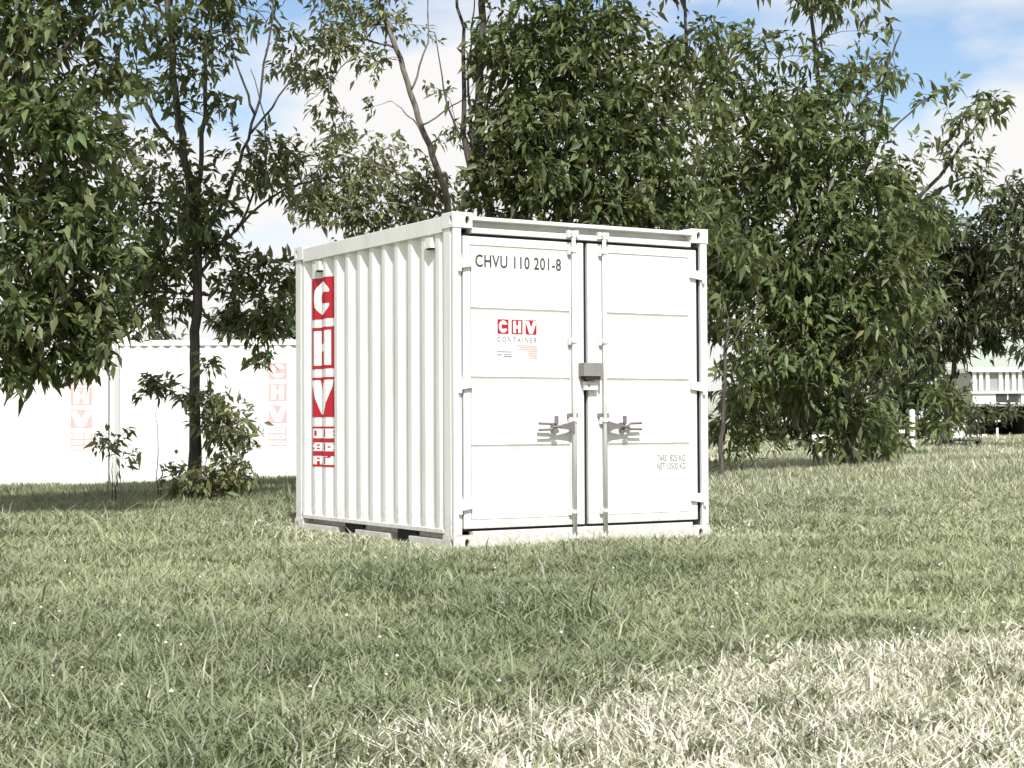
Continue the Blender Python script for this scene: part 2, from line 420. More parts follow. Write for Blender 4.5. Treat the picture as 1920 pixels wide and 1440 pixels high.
BARS = [  # three worn lines of white block lettering on the lowest sticker, copied as they look
    ['1111111101111', '1011101101110', '1011101101111', '1011101101110', '1111111101111'],
    ['0111111101110', '1101101101111', '1111111101011', '0101101101111', '1111111101110'],
    ['1111111100011', '1101101101111', '1111101101111', '1101111101111', '1101011101111']]
def bars_mask(u, v):
    for k, (lo, hi) in enumerate(((.71, .95), (.385, .60), (.055, .27))):
        if lo < v < hi and .05 < u < .95:
            r = min(4, int((hi - v) / (hi - lo) * 5)); c = min(12, int((u - .05) / .9 * 13))
            return BARS[k][r][c] == '1' or (v - lo < .02 or hi - v < .02) and (c % 4 != 2)
    return False

def draped_sticker(name, parent, y_left, wid, z0, hgt, fprof, mask, mats, off=-0.0022, x_base=0.0, n=72):
    """sticker following the ribs of a wall in the plane x = x_base; y decreases to the right as one reads it"""
    ys = sorted(set([round(y_left - wid * i / n, 5) for i in range(n + 1)]), reverse=True)
    zs = [z0 + hgt * j / n for j in range(n + 1)]
    vs = [(x_base + fprof(y) + off, y, z) for z in zs for y in ys]; nx = len(ys)
    fs, mi = [], []
    for j in range(n):
        for i in range(nx - 1):
            fs.append((j * nx + i, j * nx + i + 1, (j + 1) * nx + i + 1, (j + 1) * nx + i))
            u = (y_left - (ys[i] + ys[i + 1]) / 2) / wid; v = (j + .5) / n
            mi.append(1 if mask(u, v) else 0)
    me = bpy.data.meshes.new(name); me.from_pydata(vs, [], fs); me.update()
    for m in mats: me.materials.append(m)
    me.polygons.foreach_set('material_index', mi)
    return link(name, me, None, parent)

def flat_sticker(name, parent, x0, wid, z0, hgt, y, mask, mats, n=48):
    vs = [(x0 + wid * i / n, y, z0 + hgt * j / n) for j in range(n + 1) for i in range(n + 1)]
    fs, mi = [], []
    for j in range(n):
        for i in range(n):
            a = j * (n + 1) + i; fs.append((a, a + 1, a + n + 2, a + n + 1)); mi.append(1 if mask((i + .5) / n, (j + .5) / n) else 0)
    me = bpy.data.meshes.new(name); me.from_pydata(vs, [], fs); me.update()
    for m in mats: me.materials.append(m)
    me.polygons.foreach_set('material_index', mi)
    return link(name, me, None, parent)

def text_mesh(name, body, parent, mat, x0, z0, width, height, y, space=1.0, bold=0.0):
    cu = bpy.data.curves.new(name, 'FONT'); cu.body = body; cu.space_character = space; cu.resolution_u = 4; cu.offset = bold
    o = bpy.data.objects.new(name, cu); col.objects.link(o)
    bpy.context.view_layer.update()
    me = bpy.data.meshes.new_from_object(o.evaluated_get(bpy.context.evaluated_depsgraph_get()))
    bpy.data.objects.remove(o)
    xs = [v.co.x for v in me.vertices]; ys = [v.co.y for v in me.vertices]
    sx = width / (max(xs) - min(xs)); sy = height / (max(ys) - min(ys)); mx, my = min(xs), min(ys)
    for v in me.vertices: v.co = Vector((x0 + (v.co.x - mx) * sx, y, z0 + (v.co.y - my) * sy))
    me.materials.clear(); me.name = name
    return link(name, me, mat, parent)

def casting(parent, x0, y0, z0, faces, mat, dx=0.172, dy=0.178, dz=0.118):
    """ISO corner fitting with its oval apertures on the named outer faces"""
    mb = MB(); x1, y1, z1 = x0 + dx, y0 + dy, z0 + dz
    quads = {'-y': [(x0, y0, z0), (1, 0, 0), (0, 0, 1), dx, dz], '+y': [(x1, y1, z0), (-1, 0, 0), (0, 0, 1), dx, dz],
             '-x': [(x0, y1, z0), (0, -1, 0), (0, 0, 1), dy, dz], '+x': [(x1, y0, z0), (0, 1, 0), (0, 0, 1), dy, dz],
             '+z': [(x0, y0, z1), (1, 0, 0), (0, 1, 0), dx, dy], '-z': [(x0, y1, z0), (1, 0, 0), (0, -1, 0), dx, dy]}
    for k, (o, du, dv_, w, h) in quads.items():
        if k in faces:
            cu = faces[k] if faces[k] else w / 2
            hw, hh = (0.020, 0.034) if k[1] != 'z' else (0.03, 0.05)
            mb.holed(o, du, dv_, w, h, cu, h / 2, hw, hh, 0.03)
        else:
            o = Vector(o); du = Vector(du); dv_ = Vector(dv_)
            mb.add([o, o + du * w, o + du * w + dv_ * h, o + dv_ * h], [(0, 1, 2, 3)])
    c = mb.build('corner_casting', mat, parent, fix=False)
    return c

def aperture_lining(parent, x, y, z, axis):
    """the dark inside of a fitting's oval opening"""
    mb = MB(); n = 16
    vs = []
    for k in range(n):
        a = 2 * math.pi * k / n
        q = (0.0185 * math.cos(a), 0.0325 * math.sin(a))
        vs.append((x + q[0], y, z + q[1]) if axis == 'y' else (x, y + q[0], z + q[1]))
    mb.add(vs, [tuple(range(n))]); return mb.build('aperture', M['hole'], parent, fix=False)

def side_wall(parent, mirror, mat, z0=0.158, z1=2.452, y0=.13, y1=2.86, phase=0.25, xin=0.012, name='side_wall'):
    br, f = profile_breaks(y0, y1, phase)
    vs = []
    for (y, d) in br:
        x = xin + d
        if mirror: x = W - x
        vs += [(x, y, z0), (x, y, z1)]
    fs = [(2 * i, 2 * i + 2, 2 * i + 3, 2 * i + 1) for i in range(len(br) - 1)]
    me = bpy.data.meshes.new(name); me.from_pydata(vs, [], fs if mirror else [q[::-1] for q in fs]); me.update()
    return link(name, me, mat, parent), f

def near_container():
    z0 = -0.012
    root = empty('shipping_container', (CONT_X, CONT_Y, z0), CONT_ROT, label='white ten-foot shipping container with closed double doors and red side stickers, standing on the grass', cat='container')
    m = M['white']
    # fittings
    for (cx, cy, cz, fc) in [(-.004, -.004, H - .118, {'-y': .128, '-x': .14, '+z': 0}), (W - .168, -.004, H - .118, {'-y': .075, '+x': 0, '+z': 0}),
                             (-.004, L - .174, H - .118, {'-x': .05, '+y': 0, '+z': 0}), (W - .168, L - .174, H - .118, {'+x': 0, '+y': 0, '+z': 0}),
                             (-.004, -.004, 0, {'-y': .115, '-x': .14}), (W - .168, -.004, 0, {'-y': .075, '+x': 0}),
                             (-.004, L - .174, 0, {'-x': .05, '+y': 0}), (W - .168, L - .174, 0, {'+x': 0, '+y': 0})]:
        c = casting(root, cx, cy, cz, fc, m)
        if '-y' in fc: aperture_lining(c, cx + fc['-y'], cy + .027, cz + .059, 'y')
        if '-x' in fc: aperture_lining(c, cx + .027, cy + .178 - fc['-x'], cz + .059, 'x')
    # posts: the front ones are a side plate and a front tube with an open groove between
    for sx in (0, 1):
        def X(a, b): return (a, b) if not sx else (W - b, W - a)
        mb = MB(); a, b = X(0.004, .05); mb.box(a, b, .056, .165, .118, H - .118, .004)
        p = mb.build('corner_post', m, root)
        mb = MB(); a, b = X(.003, .072); mb.box(a, b, 0.002, .036, .118, H - .118, .005); mb.build('front_plate', m, p)
        mb = MB(); a, b = X(.022, .050); mb.box(a, b, .0365, .0555, .118, H - .118); mb.build('groove_shade', M['gasket'], p)  # black strip standing in for the shadow inside the groove
        mb = MB(); a, b = X(0.006, .10); mb.box(a, b, L - .12, L - .004, .118, H - .118, .004); mb.build('corner_post', m, root)
    # rails
    for sx in (0, 1):
        def X(a, b): return (a, b) if not sx else (W - b, W - a)
        a, b = X(0.0, .06); mb = MB(); mb.box(a, b, .174, L - .174, 2.448, 2.572, .004); mb.build('top_rail', m, root)
        mb = MB()
        a, b = X(0.0, .07); mb.box(a, b, .174, L - .174, .128, .160, .002)
        a, b = X(.10, .12); mb.box(a, b, .174, L - .174, .005, .128)
        for (ya, yb) in ((.174, .75), (1.10, 1.73), (2.10, L - .174)):
            a, b = X(0.0, .10); mb.box(a, b, ya, yb, .0, .080, .002)
        mb.build('bottom_rail', m, root)
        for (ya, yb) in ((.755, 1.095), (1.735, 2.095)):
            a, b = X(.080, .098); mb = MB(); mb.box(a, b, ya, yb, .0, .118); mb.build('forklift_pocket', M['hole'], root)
    # front header: a channel with a lip above and below
    mb = MB()
    mb.box(.168, W - .168, -.012, .12, 2.533, 2.562, .003)
    mb.box(.168, W - .168, .10, .12, 2.478, 2.533)
    mb.box(.168, W - .168, .006, .11, 2.436, 2.478, .003)
    mb.build('door_header', m, root)
    mb = MB(); mb.box(.168, W - .168, .006, .08, .002, .146, .004); mb.build('door_sill', m, root)
    MB().box(.168, W - .168, L - .08, L - .006, 2.45, 2.572, .004).build('rear_rail', m, root); MB().box(.168, W - .168, L - .08, L - .006, .002, .146, .004).build('rear_rail', m, root)
    # walls, roof
    sw, fprof = side_wall(root, False, m)
    fx = lambda y: 0.012 + fprof(y)
    side_wall(root, True, m)
    br, _ = profile_breaks(.12, W - .12, .2)
    vs = []
    for (x, d) in br: vs += [(x, L - .014 - d, .14), (x, L - .014 - d, 2.46)]
    me = bpy.data.meshes.new('end_wall'); me.from_pydata(vs, [], [(2 * i, 2 * i + 2, 2 * i + 3, 2 * i + 1) for i in range(len(br) - 1)]); link('end_wall', me, m, root)
    vs = []; ny = 46
    for i in range(ny + 1):
        y = .05 + (L - .1) * i / ny; z = 2.566 - (.014 if i % 4 in (0, 1) else 0)
        vs += [(.05, y, z), (W - .05, y, z)]
    me = bpy.data.meshes.new('roof'); me.from_pydata(vs, [], [(2 * i, 2 * i + 1, 2 * i + 3, 2 * i + 2) for i in range(ny)]); link('roof', me, m, root)
    # vents high on the side wall
    for yv in (.385, 2.47):
        mb = MB(); x = 0.008
        mb.prism([(yv - .04, 2.345), (yv + .04, 2.345), (yv + .04, 2.425), (yv - .04, 2.425)], 'x', x - .022, x + .03)
        v = mb.build('vent', m, root)
        mb = MB(); mb.prism([(yv - .03, 2.332), (yv + .03, 2.332), (yv + .03, 2.346), (yv - .03, 2.346)], 'x', x - .016, x + .02); mb.build('vent_grille', M['hole'], v)
    # door gasket (black rubber seen in the gaps)
    mb = MB(); mb.box(.062, W - .062, .052, .060, .146, 2.436); mb.build('gasket', M['gasket'], root)
    # doors
    for side in (0, 1):
        x0, x1 = ((.094, 1.199), (1.238, 2.354 - .026))[side]
        px0, px1 = ((.158, 1.066), (1.415, 2.248))[side]
        yf = .012
        d = MB()
        zb, zt = .166, 2.412
        d.box(x0, px0, yf, .050, zb, zt, .006); d.box(px1, x1, yf, .050, zb, zt, .006)
        d.box(px0 + .0005, px1 - .0005, yf + .0015, .050, 2.346, zt - .001, .003); d.box(px0 + .0005, px1 - .0005, yf + .0015, .050, zb + .001, .232, .003)
        d.box(px0, px1, .030, .048, .23, 2.35)
        door = d.build('door', m, root)
        zc = [.2325, .800, 1.325, 1.857, 2.3455]
        for k in range(4):
            za, zb2 = zc[k] + (.009 if k else .005), zc[k + 1] - (.009 if k < 3 else .005)
            p = MB()
            # each panel: flat face with slightly sunk field
            xa, xb = px0 + .005, px1 - .005; e = .028
            o = [(xa, yf + .004, za), (xb, yf + .004, za), (xb, yf + .004, zb2), (xa, yf + .004, zb2)]
            i = [(xa + e, yf + .009, za + e), (xb - e, yf + .009, za + e), (xb - e, yf + .009, zb2 - e), (xa + e, yf + .009, zb2 - e)]
            bk = [(q[0], .031, q[2]) for q in o]
            p.add(o + i + bk, [(0, 1, 5, 4), (1, 2, 6, 5), (2, 3, 7, 6), (3, 0, 4, 7), (4, 5, 6, 7), (0, 8, 9, 1), (1, 9, 10, 2), (2, 10, 11, 3), (3, 11, 8, 0)])
            p.build('panel', m, door)
        # hinges with lug and knuckle
        for hz in (2.20, 1.27, .345):
            mb = MB()
            if side == 0: mb.prism([(.052, hz - .040), (.158, hz - .022), (.158, hz + .040), (.052, hz + .040)], 'y', -.014, .011); kx = .052
            else: mb.prism([(2.386, hz - .040), (2.254, hz - .022), (2.254, hz + .040), (2.386, hz + .040)], 'y', -.014, .011); kx = W - .052
            h = mb.build('hinge', m, root)
            mb = MB(); mb.tube([(kx, -.012, hz - .065), (kx, -.012, hz + .065)], .015, 10); mb.build('knuckle', m, h, fix=False)
        # locking bar
        bx = (1.078, 1.372)[side]
        mb = MB(); mb.tube([(bx, -.030, .075), (bx, -.030, 2.495)], .0165, 12)
        bar = mb.build('locking_bar', M['bar'], root, True)
        for v in bar.data.polygons: v.use_smooth = len(v.vertices) == 4
        for bz in (2.34, 1.62, .99, .27):
            mb = MB(); mb.box(bx - .036, bx + .036, -.016, .012, bz - .028, bz + .028, .004); mb.box(bx - .022, bx + .022, -.052, -.01, bz - .014, bz + .014, .004); mb.build('bar_guide', M['bar'], bar)
        for ez, sg in ((2.475, 1), (.085, -1)):
            s_ = 1 if side == 0 else -1
            mb = MB(); mb.prism([(bx - .020, ez - .022), (bx + .020, ez - .022), (bx + .020 + s_ * .018, ez + sg * .03), (bx - .012, ez + .024)], 'y', -.045, .002)
            mb.tube([(bx - .034, -.02, ez + sg * .012), (bx + .034, -.02, ez + sg * .012)], .013, 8); mb.build('cam_end', M['bar'], bar)
            mb = MB(); mb.box(bx - .05, bx - .026, -.030, .008, ez - .028, ez + .028, .003); mb.box(bx + .026, bx + .05, -.030, .008, ez - .028, ez + .028, .003); mb.build('cam_keeper', m, root)
        # handle: hub on the bar, forked lever, retaining catch
        s_ = -1 if side == 0 else 1; hz = .945
        mb = MB()
        mb.prism([(bx + s_ * .012, hz - .055), (bx + s_ * .012, hz + .045), (bx + s_ * .07, hz + .028), (bx + s_ * .15, hz + .012), (bx + s_ * .15, hz - .014), (bx + s_ * .07, hz - .024)], 'y', -.052, -.040)
        mb.tube([(bx + s_ * .14, -.047, hz), (bx + s_ * .22, -.047, hz - .002)], .012, 8)
        for dz in (.022, -.022): mb.tube([(bx + s_ * .20, -.047, hz), (bx + s_ * .235, -.047, hz + dz), (bx + s_ * .345, -.047, hz + dz * 1.15)], .0095, 8)
        hd = mb.build('handle', M['steel'], root)
        mb = MB(); mb.box(bx + s_ * .18 - .02, bx + s_ * .18 + .02, -.03, .012, hz - .03, hz + .03, .003); mb.box(bx + s_ * .18 - .011, bx + s_ * .18 + .011, -.06, -.03, hz + .02, hz + .085, .003)
        mb.prism([(bx + s_ * .19, hz - .012), (bx + s_ * .225, hz - .03), (bx + s_ * .21, hz - .055), (bx + s_ * .17, hz - .05), (bx + s_ * .165, hz - .03)], 'y', -.062, -.05)
        mb.build('handle_catch', M['steel'], root)
        mb = MB(); mb.box(bx - .045 if s_ < 0 else bx - .05, bx + .05 if s_ > 0 else bx + .045, -.012, .013, hz + .07, hz + .105, .003); mb.build('hub_plate', M['steel'], hd)
    # lock box between the doors
    mb = MB(); mb.prism([(1.142, 1.345), (1.318, 1.345), (1.318, 1.45), (1.142, 1.45)], 'y', -.075, .004)
    lb = mb.build('lock_box', M['lockbox'], root)
    mb = MB(); mb.box(1.165, 1.292, -.068, .0, 1.318, 1.3445); mb.build('lock_box_opening', M['hole'], lb)
    mb = MB(); mb.box(1.300, 1.318, -.075, -.03, 1.312, 1.3445, .002); mb.build('lock_box_flange', M['lockbox'], lb)
    mb = MB(); mb.box(1.180, 1.305, -.03, .010, 1.235, 1.305, .003); st = mb.build('lock_staple', m, root)
    mb = MB(); mb.box(1.208, 1.226, -.034, -.0302, 1.262, 1.280); mb.build('staple_hole', M['steel'], st)
    # lettering and stickers
    yp = .012 + .009 - .0018
    text_mesh('number_lettering', 'CHVU 110 201-8', root, M['ink'], .205, 2.178, .785, .098, yp, 1.08, .016)
    for k, chx in enumerate('CHV'):
        flat_sticker('logo_sticker', root, .401 + k * .128, .100, 1.668, .112, yp, lambda u, v, c=chx: bitmap_glyph(c, u, v), [M['red'], M['letter']])
    text_mesh('logo_lettering', 'CONTAINER', root, M['grey_ink'], .398, 1.602, .362, .042, yp, 1.45)
    mb = MB()
    for (xa, xb, za, zb_) in ((.395, .53, 1.525, 1.531), (.395, .44, 1.500, 1.507), (.455, .53, 1.488, 1.496), (.455, .525, 1.505, 1.510)):
        mb.add([(xa, yp, za), (xb, yp, za), (xb, yp, zb_), (xa, yp, zb_)], [(0, 1, 2, 3)])
    mb.build('small_print', M['grey_ink'], root, fix=False)
    mb = MB()
    for k in range(8):
        za = 1.575 - k * .014; xa = (.57, .60, .59, .68, .68, .67, .69, .69)[k]
        mb.add([(xa, yp, za), (.765, yp, za), (.765, yp, za + .007), (xa, yp, za + .007)], [(0, 1, 2, 3)])
    mb.build('small_print', M['pink_ink'], root, fix=False)
    text_mesh('tare_lettering', 'TARE', root, M['grey_ink'], 1.918, .655, .098, .052, yp)
    text_mesh('tare_lettering', '825 KG', root, M['grey_ink'], 2.052, .655, .155, .052, yp)
    text_mesh('tare_lettering', 'NET', root, M['grey_ink'], 1.918, .588, .080, .052, yp)
    text_mesh('tare_lettering', '10500 KG', root, M['grey_ink'], 2.022, .588, .185, .052, yp)
    rl = [M['red'], M['letter']]
    for chx, za, hh in (('C', 1.912, .368), ('h', 1.468, .370), ('V', 1.038, .354)):
        draped_sticker('side_sticker', root, 2.640, .424, za, hh, fx, lambda u, v, c=chx: bitmap_glyph(c, u / .88 - .01, v), rl)
    draped_sticker('side_sticker', root, 2.640, .424, .597, .358, fx, bars_mask, rl)
near_container()

# ------------------------------------------------------------------ containers far left
def far_container(u_right, Y, label, length=2.99, hgt=2.9, sticker=None, rot=0.0, rust=0):
    """long side faces the camera, right end where the photograph has it"""
    pr = at(u_right, 900, Y); zg = ground_z(pr.x - 1, Y) - .02
    root = empty('shipping_container', (pr.x, Y, zg), rot, label=label, cat='container', group='white containers beyond the left tree')
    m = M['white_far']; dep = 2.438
    # local x runs from -length to 0, y from 0 back
    br, f = profile_breaks(.13, length - .13, .3)
    vs = []
    for (q, d) in br: vs += [(-q, .012 + d, .158), (-q, .012 + d, hgt - .13)]
    me = bpy.data.meshes.new('side_wall'); me.from_pydata(vs, [], [(2 * i, 2 * i + 1, 2 * i + 3, 2 * i + 2) for i in range(len(br) - 1)]); link('side_wall', me, m, root)
    MB().box(-length + .13, -.13, dep - .05, dep - .012, .1, hgt - .05).build('side_wall', m, root)
    for x in (-length + .02, -.055): MB().box(x, x + .035, .12, dep - .12, .12, hgt - .1).build('end_wall', m, root)
    MB().box(-length + .05, -.05, .05, dep - .05, hgt - .035, hgt - .02).build('roof', m, root)
    for x in (-length + .005, -.105):
        for y in (.005, dep - .105):
            MB().box(x, x + .1, y, y + .1, .118, hgt - .118, .004).build('corner_post', m, root)
    for y in (0, dep - .06):
        MB().box(-length + .17, -.17, y, y + .06, hgt - .13, hgt - .02, .004).build('top_rail', m, root)
        MB().box(-length + .17, -.17, y, y + .06, .01, .158, .004).build('bottom_rail', m, root)
    for (x, k) in ((-length, 1), (-.172, 0)):
        for (y, ky) in ((0, '-y'), (dep - .178, '+y')):
            for z in (0, hgt - .118):
                casting(root, x, y, z, {ky: 0}, m)
    if sticker:
        ua, ub, tops = sticker
        xa = at(ua, 750, Y).x - pr.x; wd = (ub - ua) / FPX * Y
        ca = math.cos(rot)
        for chx, v0, v1 in tops:
            za = at(ua, v1, Y).z - zg; hh = at(ua, v0, Y).z - zg - za
            n = 40; vs, fs, mi = [], [], []
            for j in range(n + 1):
                for i in range(n + 1):
                    x = xa + wd * i / n
                    vs.append((x, .012 + f(-x) - .003, za + hh * j / n))
            for j in range(n):
                for i in range(n):
                    a = j * (n + 1) + i; fs.append((a, a + 1, a + n + 2, a + n + 1))
                    u_, v_ = (i + .5) / n, (j + .5) / n
                    mi.append(1 if (bars_mask(u_, v_) if chx == '=' else bitmap_glyph(chx, u_, v_)) else 0)
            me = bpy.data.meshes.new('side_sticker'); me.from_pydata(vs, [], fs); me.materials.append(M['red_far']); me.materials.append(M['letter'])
            me.polygons.foreach_set('material_index', mi); link('side_sticker', me, None, root)
    return root
rows = [('C', 680, 711), ('H', 719, 752), ('V', 760, 793), ('=', 801, 836)]
far_container(572, 33, 'white container with washed-out red stickers just left of the near container, behind the slim trunk', length=3.86, sticker=(503, 537, rows))
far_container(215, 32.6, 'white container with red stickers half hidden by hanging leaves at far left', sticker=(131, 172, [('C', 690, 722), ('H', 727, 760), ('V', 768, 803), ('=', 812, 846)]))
far_container(-75, 33.2, 'plain white container at the left edge of the photo')

def davit():
    b = at(365, 640, 34.6); t = at(350, 546, 34.6); e = at(229, 641, 34.3)
    root = empty('white_pole', (b.x, b.y, b.z), 0, label='white slanting pole rising from the container roof behind the slim trunk', cat='pole')
    o = Vector(root.location)
    MB().tube([Vector((0, 0, -.06)), t - o], .035, 8).build('mast', M['white_far'], root)
    MB().tube([t - o, e - o], .04, 8).build('boom', M['white_far'], root)
davit()

# ------------------------------------------------------------------ trees
CAMP = np.array([0, 0, CAM_H])
def norm(a): return a / np.maximum(np.linalg.norm(a, axis=-1, keepdims=True), 1e-9)

def sprays_in(center, radii, n):
    """points in an ellipsoid, more of them towards its surface, and their outward directions"""
    d = norm(rng.normal(size=(n, 3))); r = rng.random(n) ** 0.42
    lump = 1 + .28 * np.sin(d[:, 0] * 5 + center[0] * 9) * np.sin(d[:, 2] * 6 + center[2] * 7)
    p = center + d * (r * lump)[:, None] * radii
    return p, norm(d * 0.75 + rng.normal(0, .35, (n, 3)) + np.array([0, 0, -.05]))

def leaves_from(p, o, k, lmin, lmax, aspect, droop):
    """k leaflets per spray, radiating and hanging"""
    n = len(p); P = np.repeat(p, k, 0); O = np.repeat(o, k, 0); m = n * k
    d = norm(O * 0.65 + rng.normal(0, .62, (m, 3)) + np.array([0, 0, -droop]) * rng.uniform(.2, 1.4, (m, 1)))
    l = lmin * .75 + (lmax * 1.12 - lmin * .75) * rng.random(m) ** 1.25; w = l * aspect * rng.uniform(.8, 1.2, m)
    B = P + rng.normal(0, 1, (m, 3)) * (l * .28)[:, None]
    nn = np.array([0, 0, 1.0]) + rng.normal(0, .6, (m, 3)); nn = norm(nn - d * np.sum(nn * d, 1, keepdims=True))
    return B, d, nn, l, w

def leaf_mesh(B, d, nn, l, w):
    s = np.cross(d, nn); m = len(B); l_ = l[:, None]; w_ = w[:, None]
    tip = B + d * l_ + np.array([0, 0, -1.0]) * l_ * .22
    mid = B + d * l_ * .48 - nn * w_ * .10
    le = B + d * l_ * .42 + s * w_ * .5 + nn * w_ * .16 + np.array([0, 0, -.03]) * l_
    ri = B + d * l_ * .42 - s * w_ * .5 + nn * w_ * .16 + np.array([0, 0, -.03]) * l_
    V = np.stack([B, le, ri, mid, tip], 1).reshape(-1, 3)
    o = np.arange(m)[:, None] * 5
    F = np.concatenate([o + np.array([[0, 3, 1]]), o + np.array([[0, 2, 3]]), o + np.array([[1, 3, 4]]), o + np.array([[3, 2, 4]])], 0)
    return V, F

def one_leaf_mesh(seed):
    """a better leaf for those that show singly: unit length along +x, width along y, curved and folded"""
    mb = MB(); n = 6; r = random.Random(seed); vs = []
    for i in range(n + 1):
        t = i / n; wd = (math.sin(math.pi * t ** .8) ** .9) * .15 if 0 < t < 1 else 0.004
        z = -.22 * t * t + .02 * math.sin(5 * t + seed)
        vs += [(t, wd, z + wd * .35), (t, 0, z), (t, -wd, z + wd * .35)]
    fs = []
    for i in range(n):
        a = i * 3; fs += [(a, a + 1, a + 4, a + 3), (a + 1, a + 2, a + 5, a + 4)]
    mb.add(vs, fs); me = mb.mesh('leaf'); return me
def single_leaf_mats():
    res = []
    for k, c in enumerate(((0.11, 0.135, 0.06), (0.085, 0.105, 0.045), (0.135, 0.15, 0.075))):
        res.append(foliage('single_leaf', c, tuple(q * 1.7 for q in c), use_attr=False))
    return res
LEAF_ME = []
for k, mt in enumerate(single_leaf_mats()):
    me = one_leaf_mesh(k); me.materials.append(mt); LEAF_ME.append(me)

def to_px(P):
    d = P - CAMP; f = np.array(_f); dep = d @ f
    return 960 + FPX * (d @ np.array(R2)) / dep, 720 - FPX * (d @ np.array(U2)) / dep

def curve_pts(pts, n=5, wob=0.04):
    """smooth a polyline"""
    pts = [Vector(p) for p in pts]; out = []
    for i in range(len(pts) - 1):
        p0 = pts[max(i - 1, 0)]; p1 = pts[i]; p2 = pts[i + 1]; p3 = pts[min(i + 2, len(pts) - 1)]
        for k in range(n):
            t = k / n
            q = .5 * ((2 * p1) + (p2 - p0) * t + (2 * p0 - 5 * p1 + 4 * p2 - p3) * t * t + (3 * p1 - p0 - 3 * p2 + p3) * t ** 3)
            out.append(q + Vector(rng.normal(0, wob * .3, 3)) if i + k else q)
    out.append(pts[-1]); return out

